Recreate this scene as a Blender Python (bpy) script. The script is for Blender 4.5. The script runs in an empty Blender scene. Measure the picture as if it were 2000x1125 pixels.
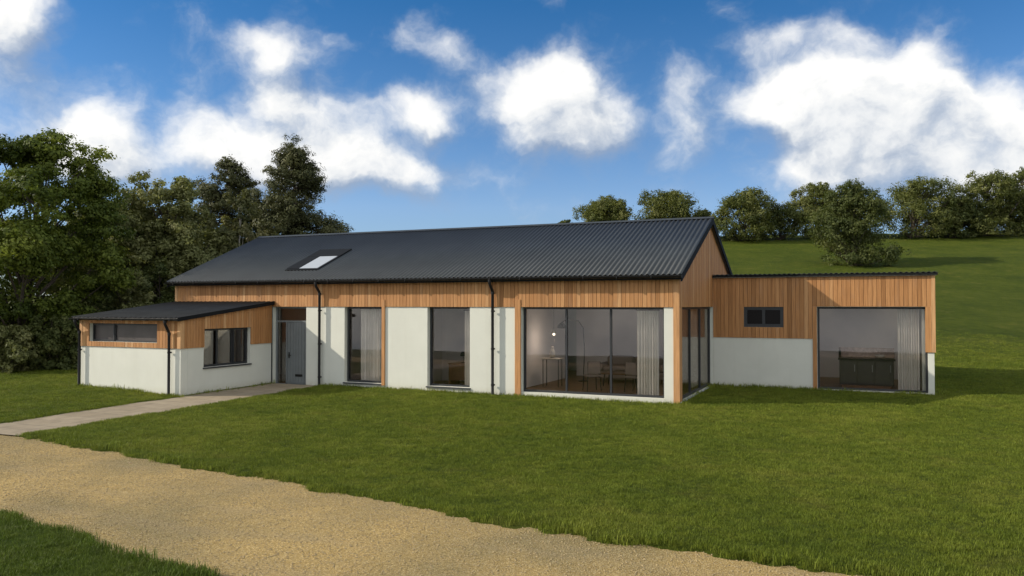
import bpy, math, random
import numpy as np
from mathutils import Vector, noise as mnoise
R = math.radians
PI = math.pi
rng = np.random.default_rng(7)
random.seed(7)
scn = bpy.context.scene
COL = scn.collection

# ------------------------------------------------------------------ dimensions (metres)
CAM = (4.532, -21.152, 2.70); YAW = 23.934; PITCH = 1.174; FPX = 1553.7
SUN = Vector((-2.0, -1.0, 1.22)).normalized()
XL = -18.0            # left end of the main house, right end is x = 0, front is y = 0
DEP = 8.9             # depth of the main house
ZB = 2.62             # underside of the timber
ZE = 3.47             # eaves
ZR = 5.42             # ridge
YR = DEP / 2
OY, OX = .27, .15
SL = (ZR - ZE) / (YR + OY)
D1 = 5.0              # front of the annexe
XA = 6.36; ZA = 3.62
LX0, LX1, LY = -17.80, -13.64, -3.92       # porch block
LK = .118

def ray_dir(u, v):
    y, p = R(YAW), R(PITCH)
    f = Vector((-math.sin(y) * math.cos(p), math.cos(y) * math.cos(p), math.sin(p)))
    r = Vector((math.cos(y), math.sin(y), 0)); up = r.cross(f)
    return (f * FPX + r * (u - 1000) + up * (562.5 - v)).normalized()
FH = Vector((-math.sin(R(YAW)), math.cos(R(YAW)), 0)); RH = Vector((math.cos(R(YAW)), math.sin(R(YAW)), 0))
def world_of(s, u):
    """ground position at forward distance s in the direction of photo column u"""
    q = Vector(CAM) + FH * s + RH * ((u - 1000) / FPX * s)
    return q.x, q.y

# ------------------------------------------------------------------ materials
def new_mat(name):
    m = bpy.data.materials.new(name); m.use_nodes = True
    nt = m.node_tree; nt.nodes.clear()
    return m, nt, nt.nodes, nt.links
def N(nt, t, **kw):
    n = nt.nodes.new(t)
    for k, v in kw.items():
        if k in n.inputs.keys() if isinstance(k, str) else False: n.inputs[k].default_value = v
        else: setattr(n, k, v)
    return n
def math_node(nt, op, a, b=None, c=None, clamp=False):
    n = nt.nodes.new('ShaderNodeMath'); n.operation = op; n.use_clamp = clamp
    for i, v in enumerate((a, b, c)):
        if v is None: continue
        if isinstance(v, (int, float)): n.inputs[i].default_value = v
        else: nt.links.new(v, n.inputs[i])
    return n.outputs[0]
def ramp(nt, fac, stops, interp='LINEAR'):
    n = nt.nodes.new('ShaderNodeValToRGB'); n.color_ramp.interpolation = interp
    e = n.color_ramp.elements
    while len(e) < len(stops): e.new(.5)
    for el, (p, c) in zip(e, stops):
        el.position = p; el.color = (*c, 1) if len(c) == 3 else c
    nt.links.new(fac, n.inputs[0]); return n.outputs[0]
def noise_tex(nt, vec, scale, detail=4, rough=.55):
    n = nt.nodes.new('ShaderNodeTexNoise'); n.inputs['Scale'].default_value = scale
    n.inputs['Detail'].default_value = detail; n.inputs['Roughness'].default_value = rough
    if vec is not None: nt.links.new(vec, n.inputs['Vector'])
    return n.outputs['Fac']
def obj_co(nt):
    return nt.nodes.new('ShaderNodeTexCoord').outputs['Object']
def geo_pos(nt):
    return nt.nodes.new('ShaderNodeNewGeometry').outputs['Position']
def mix_col(nt, fac, a, b, mode='MIX'):
    n = nt.nodes.new('ShaderNodeMix'); n.data_type = 'RGBA'; n.blend_type = mode
    for sock, v in ((n.inputs[0], fac), (n.inputs[6], a), (n.inputs[7], b)):
        if isinstance(v, (int, float)): sock.default_value = v
        elif isinstance(v, tuple): sock.default_value = (*v, 1) if len(v) == 3 else v
        else: nt.links.new(v, sock)
    return n.outputs[2]
def mapping(nt, vec, sc):
    n = nt.nodes.new('ShaderNodeMapping'); n.inputs['Scale'].default_value = sc
    nt.links.new(vec, n.inputs['Vector']); return n.outputs[0]
def bump(nt, h, strength, dist):
    n = nt.nodes.new('ShaderNodeBump'); n.inputs['Strength'].default_value = strength
    n.inputs['Distance'].default_value = dist; nt.links.new(h, n.inputs['Height']); return n.outputs[0]
def finish(nt, color, rough=.7, normal=None, metallic=0, spec=.5):
    b = nt.nodes.new('ShaderNodeBsdfPrincipled'); o = nt.nodes.new('ShaderNodeOutputMaterial')
    for k, v in (('Base Color', color), ('Roughness', rough), ('Metallic', metallic), ('Specular IOR Level', spec)):
        if isinstance(v, (int, float)): b.inputs[k].default_value = v
        elif isinstance(v, tuple): b.inputs[k].default_value = (*v, 1)
        else: nt.links.new(v, b.inputs[k])
    if normal is not None: nt.links.new(normal, b.inputs['Normal'])
    nt.links.new(b.outputs[0], o.inputs[0]); return b

def simple(name, col, rough=.6, var=.12, scale=3., bmp=0, metallic=0, spec=.5, bscale=60):
    m, nt, _, _ = new_mat(name)
    co = obj_co(nt)
    n = noise_tex(nt, co, scale, 5)
    c = ramp(nt, n, [(.3, tuple(x * (1 - var) for x in col)), (.7, tuple(min(1, x * (1 + var)) for x in col))])
    nor = bump(nt, noise_tex(nt, co, bscale, 3), bmp, .01) if bmp else None
    finish(nt, c, rough, nor, metallic, spec); return m

def mat_render():
    m, nt, _, _ = new_mat('white render')
    co = geo_pos(nt)
    n = noise_tex(nt, co, 1.1, 6, .6)
    n2 = noise_tex(nt, mapping(nt, co, (2.5, 2.5, .25)), 1.6, 5)
    c = ramp(nt, n, [(.3, (.61, .615, .545)), (.7, (.66, .665, .59))])
    st = ramp(nt, n2, [(.5, (1, 1, 1)), (.85, (.95, .945, .93))])
    c = mix_col(nt, 1., c, st, 'MULTIPLY')
    sx = nt.nodes.new('ShaderNodeSeparateXYZ'); nt.links.new(co, sx.inputs[0])
    # splash-back dirt along the bottom 15 cm of the wall
    low = math_node(nt, 'SUBTRACT', 1, math_node(nt, 'DIVIDE', sx.outputs[2], .28), clamp=True)
    low = math_node(nt, 'MULTIPLY', low, noise_tex(nt, co, 9, 4), clamp=True)
    c = mix_col(nt, low, c, (.45, .42, .32))
    # faint block courses under the paint
    w = nt.nodes.new('ShaderNodeTexBrick'); w.offset = .5
    w.inputs['Scale'].default_value = 1; w.inputs['Brick Width'].default_value = .44; w.inputs['Row Height'].default_value = .225
    w.inputs['Mortar Size'].default_value = .008; w.inputs['Mortar Smooth'].default_value = .6
    cm = nt.nodes.new('ShaderNodeCombineXYZ')
    nt.links.new(math_node(nt, 'ADD', sx.outputs[0], sx.outputs[1]), cm.inputs[0]); nt.links.new(sx.outputs[2], cm.inputs[1])
    nt.links.new(cm.outputs[0], w.inputs['Vector'])
    h = math_node(nt, 'ADD', math_node(nt, 'MULTIPLY', w.outputs['Fac'], -.25), noise_tex(nt, co, 55, 4))
    finish(nt, c, .88, bump(nt, h, .35, .006), spec=.25); return m

def mat_timber(tone=1.):
    m, nt, _, _ = new_mat('cedar boards')
    at = nt.nodes.new('ShaderNodeAttribute'); at.attribute_name = 'tone'
    co = geo_pos(nt)
    off = nt.nodes.new('ShaderNodeVectorMath'); off.operation = 'ADD'
    nt.links.new(co, off.inputs[0])
    sc = nt.nodes.new('ShaderNodeVectorMath'); sc.operation = 'SCALE'; sc.inputs['Scale'].default_value = 37
    nt.links.new(at.outputs['Vector'], sc.inputs[0]); nt.links.new(sc.outputs[0], off.inputs[1])
    g = noise_tex(nt, mapping(nt, off.outputs[0], (22, 22, .9)), 1.6, 6, .62)
    base = ramp(nt, at.outputs['Fac'], [(0, (.30 * tone, .140 * tone, .048 * tone)), (.35, (.425 * tone, .205 * tone, .076 * tone)),
                                        (.7, (.49 * tone, .25 * tone, .10 * tone)), (1, (.58 * tone, .34 * tone, .16 * tone))])
    gr = ramp(nt, g, [(.3, (.70, .66, .62)), (.62, (1.08, 1.08, 1.08))])
    c = mix_col(nt, 1., base, gr, 'MULTIPLY')
    wv = noise_tex(nt, mapping(nt, off.outputs[0], (3, 3, 1.2)), 1.0, 3)
    c = mix_col(nt, math_node(nt, 'MULTIPLY', math_node(nt, 'SUBTRACT', wv, .55, clamp=True), 1.6), c, (.30, .20, .13))
    finish(nt, c, .62, bump(nt, g, .25, .004), spec=.3); return m

def mat_roof():
    m, nt, _, _ = new_mat('dark grey corrugated sheet')
    co = geo_pos(nt)
    n = noise_tex(nt, co, .8, 6, .62)
    n2 = noise_tex(nt, mapping(nt, co, (6, .5, .5)), 2., 4)
    c = ramp(nt, n, [(.3, (.030, .036, .041)), (.7, (.042, .050, .056))])
    c = mix_col(nt, math_node(nt, 'MULTIPLY', math_node(nt, 'SUBTRACT', n2, .5, clamp=True), .8), c, (.075, .078, .078))
    finish(nt, c, .62, bump(nt, noise_tex(nt, co, 40, 3), .15, .004), spec=.4); return m

def mat_glass():
    m, nt, _, _ = new_mat('window glass')
    o = nt.nodes.new('ShaderNodeOutputMaterial'); mx = nt.nodes.new('ShaderNodeMixShader')
    tr = nt.nodes.new('ShaderNodeBsdfTransparent'); tr.inputs[0].default_value = (.95, .945, .935, 1)
    gl = nt.nodes.new('ShaderNodeBsdfGlossy'); gl.inputs['Roughness'].default_value = .004; gl.inputs[0].default_value = (.86, .82, .78, 1)
    fr = nt.nodes.new('ShaderNodeFresnel'); fr.inputs[0].default_value = 1.52
    co = geo_pos(nt)
    nb = bump(nt, noise_tex(nt, co, .9, 1), .04, .03); nt.links.new(nb, gl.inputs['Normal'])
    f = math_node(nt, 'ADD', math_node(nt, 'MULTIPLY', fr.outputs[0], .72), .01, clamp=True)
    nt.links.new(f, mx.inputs[0]); nt.links.new(tr.outputs[0], mx.inputs[1]); nt.links.new(gl.outputs[0], mx.inputs[2])
    nt.links.new(mx.outputs[0], o.inputs[0]); return m

def mat_leaf(name, dark, mid, light, trans=.36):
    m, nt, _, _ = new_mat(name)
    at = nt.nodes.new('ShaderNodeAttribute'); at.attribute_name = 'tone'
    c = ramp(nt, at.outputs['Fac'], [(0, dark), (.5, mid), (1, light)])
    o = nt.nodes.new('ShaderNodeOutputMaterial'); mx = nt.nodes.new('ShaderNodeMixShader'); mx.inputs[0].default_value = trans
    d = nt.nodes.new('ShaderNodeBsdfPrincipled'); d.inputs['Roughness'].default_value = .6; d.inputs['Specular IOR Level'].default_value = .25
    t = nt.nodes.new('ShaderNodeBsdfTranslucent')
    c2 = mix_col(nt, 1., c, (1.25, 1.25, .55), 'MULTIPLY')
    nt.links.new(c, d.inputs['Base Color']); nt.links.new(c2, t.inputs[0])
    nt.links.new(d.outputs[0], mx.inputs[1]); nt.links.new(t.outputs[0], mx.inputs[2]); nt.links.new(mx.outputs[0], o.inputs[0])
    return m

def shade_mask(nt, co):
    """0..1: grass on the far side of the drive, painted darker for tree shade"""
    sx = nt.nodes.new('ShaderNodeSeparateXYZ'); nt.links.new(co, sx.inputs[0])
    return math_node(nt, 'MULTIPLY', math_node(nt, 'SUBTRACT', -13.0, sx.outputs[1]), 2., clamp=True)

def grass_col(nt, co, blades):
    n1 = noise_tex(nt, co, .33, 5, .6); n2 = noise_tex(nt, co, 2.4, 5, .62); n3 = noise_tex(nt, co, 26, 3, .6)
    a, b, d = ((.080, .117, .012), (.138, .172, .018), (.220, .235, .034))
    if not blades: a, b, d = ((.046, .070, .008), (.078, .104, .010), (.118, .134, .017))
    s = math_node(nt, 'ADD', math_node(nt, 'MULTIPLY', n1, .45), math_node(nt, 'MULTIPLY', n2, .35))
    s = math_node(nt, 'ADD', s, math_node(nt, 'MULTIPLY', n3, .2))
    c = ramp(nt, s, [(.34, a), (.5, b), (.66, d)])
    c = mix_col(nt, math_node(nt, 'MULTIPLY', math_node(nt, 'SUBTRACT', noise_tex(nt, co, 1.1, 5), .57, clamp=True), 2.2, clamp=True), c, (.20, .18, .04))
    return mix_col(nt, math_node(nt, 'MULTIPLY', shade_mask(nt, co), .55), c, (.036, .075, .010))  # tree shade mixed into the grass colour

def mat_ground():
    m, nt, _, _ = new_mat('meadow grass')
    co = geo_pos(nt)
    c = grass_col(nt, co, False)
    h = math_node(nt, 'ADD', noise_tex(nt, co, 1.6, 7, .75), math_node(nt, 'MULTIPLY', noise_tex(nt, co, 14, 5, .75), .6))
    finish(nt, c, .9, bump(nt, h, 1., .30), spec=.1); return m

def mat_blade():
    m, nt, _, _ = new_mat('grass blades')
    co = geo_pos(nt)
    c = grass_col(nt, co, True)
    at = nt.nodes.new('ShaderNodeAttribute'); at.attribute_name = 'tone'
    oi = nt.nodes.new('ShaderNodeObjectInfo')
    k = math_node(nt, 'ADD', math_node(nt, 'MULTIPLY', oi.outputs['Random'], .7), .66)
    k = math_node(nt, 'MULTIPLY', k, math_node(nt, 'ADD', math_node(nt, 'MULTIPLY', at.outputs['Fac'], .5), .85))
    vm = nt.nodes.new('ShaderNodeVectorMath'); vm.operation = 'SCALE'; nt.links.new(c, vm.inputs[0]); nt.links.new(k, vm.inputs['Scale'])
    o = nt.nodes.new('ShaderNodeOutputMaterial'); mx = nt.nodes.new('ShaderNodeMixShader'); mx.inputs[0].default_value = .3
    d = nt.nodes.new('ShaderNodeBsdfPrincipled'); d.inputs['Roughness'].default_value = .55; d.inputs['Specular IOR Level'].default_value = .2
    t = nt.nodes.new('ShaderNodeBsdfTranslucent')
    nt.links.new(vm.outputs[0], d.inputs['Base Color']); nt.links.new(vm.outputs[0], t.inputs[0])
    nt.links.new(d.outputs[0], mx.inputs[1]); nt.links.new(t.outputs[0], mx.inputs[2]); nt.links.new(mx.outputs[0], o.inputs[0])
    return m

def mat_gravel():
    m, nt, _, _ = new_mat('sandy gravel')
    co = geo_pos(nt)
    v = nt.nodes.new('ShaderNodeTexVoronoi'); v.inputs['Scale'].default_value = 85; nt.links.new(co, v.inputs['Vector'])
    v2 = nt.nodes.new('ShaderNodeTexVoronoi'); v2.inputs['Scale'].default_value = 170; nt.links.new(co, v2.inputs['Vector'])
    sp = nt.nodes.new('ShaderNodeSeparateColor'); nt.links.new(v.outputs['Color'], sp.inputs[0])
    c = ramp(nt, sp.outputs[0], [(0, (.20, .145, .060)), (.35, (.30, .22, .090)), (.7, (.37, .275, .12)), (.93, (.50, .40, .21)), (1, (.22, .19, .14))])
    n = noise_tex(nt, co, .42, 5, .6)
    c = mix_col(nt, 1., c, ramp(nt, n, [(.38, (.80, .82, .83)), (.62, (1.24, 1.16, 1.02))]), 'MULTIPLY')
    n2 = noise_tex(nt, mapping(nt, co, (.5, 2.6, 1)), .8, 4)
    c = mix_col(nt, math_node(nt, 'MULTIPLY', math_node(nt, 'SUBTRACT', n2, .5, clamp=True), 1.2), c, (.33, .26, .16))
    h = math_node(nt, 'ADD', math_node(nt, 'MULTIPLY', v.outputs['Distance'], -1.1), math_node(nt, 'MULTIPLY', v2.outputs['Distance'], -.5))
    h = math_node(nt, 'ADD', h, math_node(nt, 'MULTIPLY', noise_tex(nt, co, 5, 4), 1.2))
    finish(nt, c, .9, bump(nt, h, .6, .011), spec=.15); return m

def mat_path():
    m, nt, _, _ = new_mat('paving slabs')
    co = geo_pos(nt)
    w = nt.nodes.new('ShaderNodeTexBrick'); w.offset = .5; nt.links.new(co, w.inputs['Vector'])
    w.inputs['Scale'].default_value = 1; w.inputs['Brick Width'].default_value = .9; w.inputs['Row Height'].default_value = .6
    w.inputs['Mortar Size'].default_value = .008
    w.inputs['Color1'].default_value = (.29, .235, .16, 1); w.inputs['Color2'].default_value = (.34, .28, .195, 1); w.inputs['Mortar'].default_value = (.15, .13, .10, 1)
    n = noise_tex(nt, co, 3, 6, .65)
    c = mix_col(nt, 1., w.outputs[0], ramp(nt, n, [(.3, (.8, .8, .8)), (.7, (1.1, 1.1, 1.1))]), 'MULTIPLY')
    h = math_node(nt, 'ADD', math_node(nt, 'MULTIPLY', w.outputs['Fac'], -.5), noise_tex(nt, co, 50, 3))
    finish(nt, c, .85, bump(nt, h, .4, .006), spec=.2); return m

def mat_fabric(name, col):
    m, nt, _, _ = new_mat(name)
    co = obj_co(nt)
    n = noise_tex(nt, co, 120, 2)
    c = ramp(nt, noise_tex(nt, co, 2, 4), [(.3, tuple(x * .85 for x in col)), (.7, col)])
    b = finish(nt, c, .9, bump(nt, n, .3, .002), spec=.1); return m

def mat_glow(name, col, s):
    m, nt, _, _ = new_mat(name)
    e = nt.nodes.new('ShaderNodeEmission'); e.inputs[0].default_value = (*col, 1); e.inputs[1].default_value = s
    o = nt.nodes.new('ShaderNodeOutputMaterial'); nt.links.new(e.outputs[0], o.inputs[0]); return m

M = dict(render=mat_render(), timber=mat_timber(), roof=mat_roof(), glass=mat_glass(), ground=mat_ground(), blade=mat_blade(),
         gravel=mat_gravel(), path=mat_path(),
         frame=simple('anthracite frame', (.020, .022, .025), .45, .1), gutter=simple('black gutter', (.008, .008, .009), .5, .15, spec=.3),
         verge=simple('black verge board', (.010, .011, .012), .75, .15, spec=.15), door=simple('grey painted door', (.15, .165, .168), .5, .08),
         soffit=simple('pale soffit', (.40, .36, .31), .7, .06), sill=simple('grey sill', (.045, .047, .05), .5, .1),
         plaster=simple('inside plaster', (.74, .68, .65), .9, .03), ceil=simple('ceiling white', (.66, .64, .62), .9, .03),
         floor=simple('oak floor', (.22, .12, .055), .45, .25, 6), bark=simple('bark', (.07, .055, .042), .9, .3, 6, .6),
         bark_pale=simple('pale bark', (.28, .26, .22), .85, .3, 4, .4),
         curtain=mat_fabric('pale curtain', (.84, .80, .74)), curtain_grey=mat_fabric('grey curtain', (.40, .40, .42)),
         sofa=mat_fabric('taupe fabric', (.30, .24, .21)), sofa_dark=mat_fabric('dark fabric', (.03, .03, .035)),
         wood=simple('brown wood', (.16, .075, .032), .45, .25, 8), darkwood=simple('dark cabinet', (.035, .028, .022), .4, .2, 5),
         metal=simple('black metal', (.012, .012, .012), .35, .1, metallic=.4), chrome=simple('steel', (.5, .5, .5), .3, .1, metallic=1),
         tile=simple('terracotta splashback', (.42, .30, .25), .6, .3, 12), ceramic=simple('ceramic', (.55, .50, .44), .4, .1),
         unlit_room_glazing=simple('unlit-room glazing', (.008, .006, .006), .3, .1, spec=.12), reflection_glazing=simple('reflection-toned glazing', (.085, .075, .072), .3, .25, 1.2, spec=.25), felt=simple('dark roof felt', (.022, .024, .026), .85, .2, 2., .2, spec=.12), reflection_panel=simple('white sill and reflection', (.38, .41, .44), .6, .03), glow=mat_glow('lit bulb', (1, .85, .65), 1.6),
         pebble=simple('pebble', (.38, .29, .15), .85, .35, 30),
         leaf_a=mat_leaf('broad leaves', (.050, .074, .011), (.105, .138, .018), (.20, .23, .040)),
         leaf_b=mat_leaf('dull leaves', (.11, .125, .045), (.20, .21, .078), (.30, .30, .135)),
         leaf_c=mat_leaf('birch leaves', (.075, .085, .035), (.13, .135, .05), (.21, .20, .10)),
         leaf_p=mat_leaf('pine needles', (.042, .048, .018), (.082, .088, .032), (.14, .135, .052), .12),
         leaf_h=mat_leaf('hawthorn leaves', (.068, .088, .022), (.13, .145, .037), (.21, .21, .072)),
         leaf_d=mat_leaf('dark hawthorn leaves', (.050, .070, .020), (.090, .110, .030), (.15, .16, .05)))

# ------------------------------------------------------------------ object helpers
def tag(o, label=None, cat=None, group=None, kind=None):
    for k, v in (('label', label), ('category', cat), ('group', group), ('kind', kind)):
        if v: o[k] = v
    return o
def empty(name, loc=(0, 0, 0), rz=0, label=None, cat=None, group=None):
    o = bpy.data.objects.new(name, None); COL.objects.link(o); o.location = loc; o.rotation_euler.z = rz
    o.empty_display_size = .3
    return tag(o, label, cat, group)

class MB:
    def __init__(s): s.v = []; s.f = []; s.t = []; s.sm = []
    def add(s, vs, fs, tone=.5, smooth=False):
        b = len(s.v); s.v += [tuple(p) for p in vs]
        for f in fs: s.f.append(tuple(b + i for i in f)); s.t.append(tone); s.sm.append(smooth)
        return s
    def box(s, x0, x1, y0, y1, z0, z1, tone=.5):
        if x0 > x1: x0, x1 = x1, x0
        if y0 > y1: y0, y1 = y1, y0
        vs = [(x, y, z) for z in (z0, z1) for x, y in ((x0, y0), (x1, y0), (x1, y1), (x0, y1))]
        return s.add(vs, [(3, 2, 1, 0), (4, 5, 6, 7), (0, 1, 5, 4), (1, 2, 6, 5), (2, 3, 7, 6), (3, 0, 4, 7)], tone)
    def bbox(s, x0, x1, y0, y1, z0, z1, r=.02, tone=.5):
        """box with chamfered edges"""
        r = min(r, (x1 - x0) / 2.1, (y1 - y0) / 2.1, (z1 - z0) / 2.1)
        def ring(i, z): return [(x0 + i + (r if a else 0), y0 + i + (0 if a else r), z) for a in ()] 
        def loop(i, c, z):
            X0, X1, Y0, Y1 = x0 + i, x1 - i, y0 + i, y1 - i
            return [(X0 + c, Y0, z), (X1 - c, Y0, z), (X1, Y0 + c, z), (X1, Y1 - c, z), (X1 - c, Y1, z), (X0 + c, Y1, z), (X0, Y1 - c, z), (X0, Y0 + c, z)]
        ls = [loop(r, r * .4, z0), loop(0, r, z0 + r), loop(0, r, z1 - r), loop(r, r * .4, z1)]
        vs = [p for l in ls for p in l]
        fs = [tuple(reversed(range(8))), tuple(range(24, 32))]
        for k in range(3):
            for i in range(8):
                j = (i + 1) % 8; fs.append((k * 8 + i, k * 8 + j, k * 8 + 8 + j, k * 8 + 8 + i))
        return s.add(vs, fs, tone)
    def hexa(s, p, tone=.5):
        """p: 4 bottom points ccw from above then the 4 above them"""
        return s.add(p, [(3, 2, 1, 0), (4, 5, 6, 7), (0, 1, 5, 4), (1, 2, 6, 5), (2, 3, 7, 6), (3, 0, 4, 7)], tone)
    def tube(s, pts, rad, n=8, tone=.5, caps=True, smooth=True):
        pts = [Vector(p) for p in pts]
        if isinstance(rad, (int, float)): rad = [rad] * len(pts)
        vs = []; fs = []; a = None
        for i, p in enumerate(pts):
            t = (pts[min(i + 1, len(pts) - 1)] - pts[max(i - 1, 0)]).normalized()
            if a is None: a = t.orthogonal().normalized()
            else: a = (a - t * a.dot(t)).normalized()
            b = t.cross(a)
            for k in range(n):
                w = 2 * PI * k / n; vs.append(p + (a * math.cos(w) + b * math.sin(w)) * rad[i])
        for i in range(len(pts) - 1):
            for k in range(n):
                k2 = (k + 1) % n; fs.append((i * n + k, i * n + k2, i * n + n + k2, i * n + n + k))
        s.add(vs, fs, tone, smooth)
        if caps: s.add(vs[:n], [tuple(reversed(range(n)))], tone); s.add(vs[-n:], [tuple(range(n))], tone)
        return s
    def lathe(s, prof, x=0, y=0, n=20, tone=.5):
        vs = []; fs = []
        for r, z in prof:
            for k in range(n): vs.append((x + r * math.cos(2 * PI * k / n), y + r * math.sin(2 * PI * k / n), z))
        for i in range(len(prof) - 1):
            for k in range(n):
                k2 = (k + 1) % n; fs.append((i * n + k, i * n + k2, i * n + n + k2, i * n + n + k))
        fs.append(tuple(reversed(range(n)))); fs.append(tuple((len(prof) - 1) * n + k for k in range(n)))
        return s.add(vs, fs, tone, True)
    def build(s, name, mat, parent=None, **kw):
        me = bpy.data.meshes.new(name); me.from_pydata(s.v, [], s.f); me.materials.append(mat)
        me.polygons.foreach_set('use_smooth', s.sm)
        at = me.attributes.new('tone', 'FLOAT', 'FACE'); at.data.foreach_set('value', s.t)
        me.update()
        o = bpy.data.objects.new(name, me); COL.objects.link(o)
        if parent is not None: o.parent = parent
        return tag(o, **kw)

def np_mesh(name, v, f, mat, parent=None, tone=None, smooth=False, **kw):
    """v (n,3), f (m,k) numpy arrays"""
    me = bpy.data.meshes.new(name); k = f.shape[1]
    me.vertices.add(len(v)); me.vertices.foreach_set('co', v.astype(np.float32).ravel())
    me.loops.add(f.size); me.loops.foreach_set('vertex_index', f.astype(np.int32).ravel())
    me.polygons.add(len(f)); me.polygons.foreach_set('loop_start', np.arange(0, f.size, k, dtype=np.int32))
    if smooth: me.polygons.foreach_set('use_smooth', np.ones(len(f), dtype=bool))
    me.materials.append(mat)
    if tone is not None:
        at = me.attributes.new('tone', 'FLOAT', 'FACE'); at.data.foreach_set('value', tone.astype(np.float32))
    me.update(calc_edges=True)
    o = bpy.data.objects.new(name, me); COL.objects.link(o)
    if parent is not None: o.parent = parent
    return tag(o, **kw)

# ------------------------------------------------------------------ terrain
def sst(a, b, x):
    t = np.clip((x - a) / (b - a), 0, 1); return t * t * (3 - 2 * t)
def vnoise(x, y, seed=0):
    """smooth value noise, about -1..1"""
    xi = np.floor(x).astype(np.int64); yi = np.floor(y).astype(np.int64); xf = x - xi; yf = y - yi
    def h(a, b):
        n = (a * 374761393 + b * 668265263 + seed * 1442695041) & 0xffffffff
        n = ((n ^ (n >> 13)) * 1274126177) & 0xffffffff
        return ((n ^ (n >> 16)) & 0xffff) / 32767.5 - 1
    u = xf * xf * (3 - 2 * xf); w = yf * yf * (3 - 2 * yf)
    return (h(xi, yi) * (1 - u) + h(xi + 1, yi) * u) * (1 - w) + (h(xi, yi + 1) * (1 - u) + h(xi + 1, yi + 1) * u) * w
UP = [(-60, -5.5), (-30, -7.6), (-20, -8.7), (-13.2, -9.6), (-11.7, -10.06), (-9.14, -10.5), (-5.9, -11.04), (-3.16, -11.41), (-.09, -11.96), (1.86, -12.12), (4.56, -12.12), (9, -12.2), (20, -11.8), (60, -9)]
LO = [(-60, -10), (-30, -12), (-12, -13.5), (-5.9, -14.26), (-3.8, -14.49), (-2.26, -14.95), (-1.26, -15.15), (3, -15.7), (9, -16), (20, -15.6), (60, -13)]
def drive_sd(x, y):
    """positive inside the drive, metres"""
    n = .13 * vnoise(x * .7, y * .7, 9) + .12 * vnoise(x * 1.7, y * 1.7, 3) + .09 * vnoise(x * 5, y * 5, 4) + .035 * vnoise(x * 14, y * 14, 5)
    yu = np.interp(x, *zip(*UP)); yl = np.interp(x, *zip(*LO))
    return np.minimum(yu - y, y - yl) + n
PX0, PX1, PY0 = -13.60, -11.55, -10.3
def path_sd(x, y):
    n = .02 * vnoise(x * 6, y * 6, 8)
    return np.minimum(np.minimum(x - PX0, PX1 - x), np.minimum(y - PY0, .4 - y)) + n
def height(x, y, dip=True):
    x = np.asarray(x, float); y = np.asarray(y, float)
    s = (x - CAM[0]) * FH.x + (y - CAM[1]) * FH.y; r = (x - CAM[0]) * RH.x + (y - CAM[1]) * RH.y
    q = s - 35.
    up = .178 * (q + np.sqrt(q * q + 30)) / 2 - .178 * .25
    up = np.maximum(up, 0)
    crest = 11.3
    up = np.where(s > 92, np.minimum(up, crest), up)
    up = crest - np.sqrt(np.maximum(crest - up, 0) ** 2 + .15) + .38 * sst(30, 60, s) * 0 if False else np.minimum(up, crest)
    up = up * (1 - .7 * sst(105, 220, s))
    lat = sst(-42, -2, r) * (1 + .05 * sst(10, 60, r))
    h = up * lat
    h = h * sst(12, 26, s)
    h += .012 * vnoise(x * .9, y * .9, 1) + .05 * vnoise(x * .23, y * .23, 2) * sst(1.2, 5, np.maximum(np.abs(x + 6) - 13, np.maximum(y - 9, -4.5 - y)))
    h += .10 * sst(-13.7, -17, x) * sst(-9, -5, y)
    h += .35 * vnoise(x * .05, y * .05, 6) * sst(40, 60, s)
    q = -y - 19; h -= .078 * (q + np.sqrt(q * q + 4)) / 2 * sst(-16.3, -18.5, y)      # unseen slope falls away in front, shaped so the windows reflect sky
    # the ground is dug out under the floors
    def inside(x0, x1, y0, y1): return np.minimum(np.minimum(x - x0, x1 - x), np.minimum(y - y0, y1 - y))
    fp = np.maximum(np.maximum(inside(-18, 0, 0, 8.9), inside(.0, 6.36, 5.0, 11.6)), inside(-17.8, -13.64, -3.92, .3))
    h = np.where(fp > .12, np.minimum(h, 0) - .3, h)
    if dip:
        d = np.maximum(drive_sd(x, y), path_sd(x, y) * 1.5)
        h -= .10 * sst(-.06, .14, d)
    return h
def axis(lo, f0, f1, hi, step, g=1.10):
    a = list(np.arange(f0, f1 + 1e-6, step)); s = step; p = f1
    while p < hi: s *= g; p += s; a.append(p)
    s = step; p = f0; b = []
    while p > lo: s *= g; p -= s; b.append(p)
    return np.array(b[::-1] + a)
def grid_mesh(xs, ys, zf):
    X, Y = np.meshgrid(xs, ys); Z = zf(X, Y); v = np.stack([X, Y, Z], -1).reshape(-1, 3)
    nx, ny = len(xs), len(ys); i = np.arange(nx - 1)[None, :] + nx * np.arange(ny - 1)[:, None]
    f = np.stack([i, i + 1, i + nx + 1, i + nx], -1).reshape(-1, 4); return v, f
xs = axis(-700, -18.6, 8, 700, .075, 1.07); ys = axis(-500, -16.5, 9.2, 900, .08, 1.06)
v, f = grid_mesh(xs, ys, height)
np_mesh('ground', v, f, M['ground'], smooth=True, kind='structure')
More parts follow.
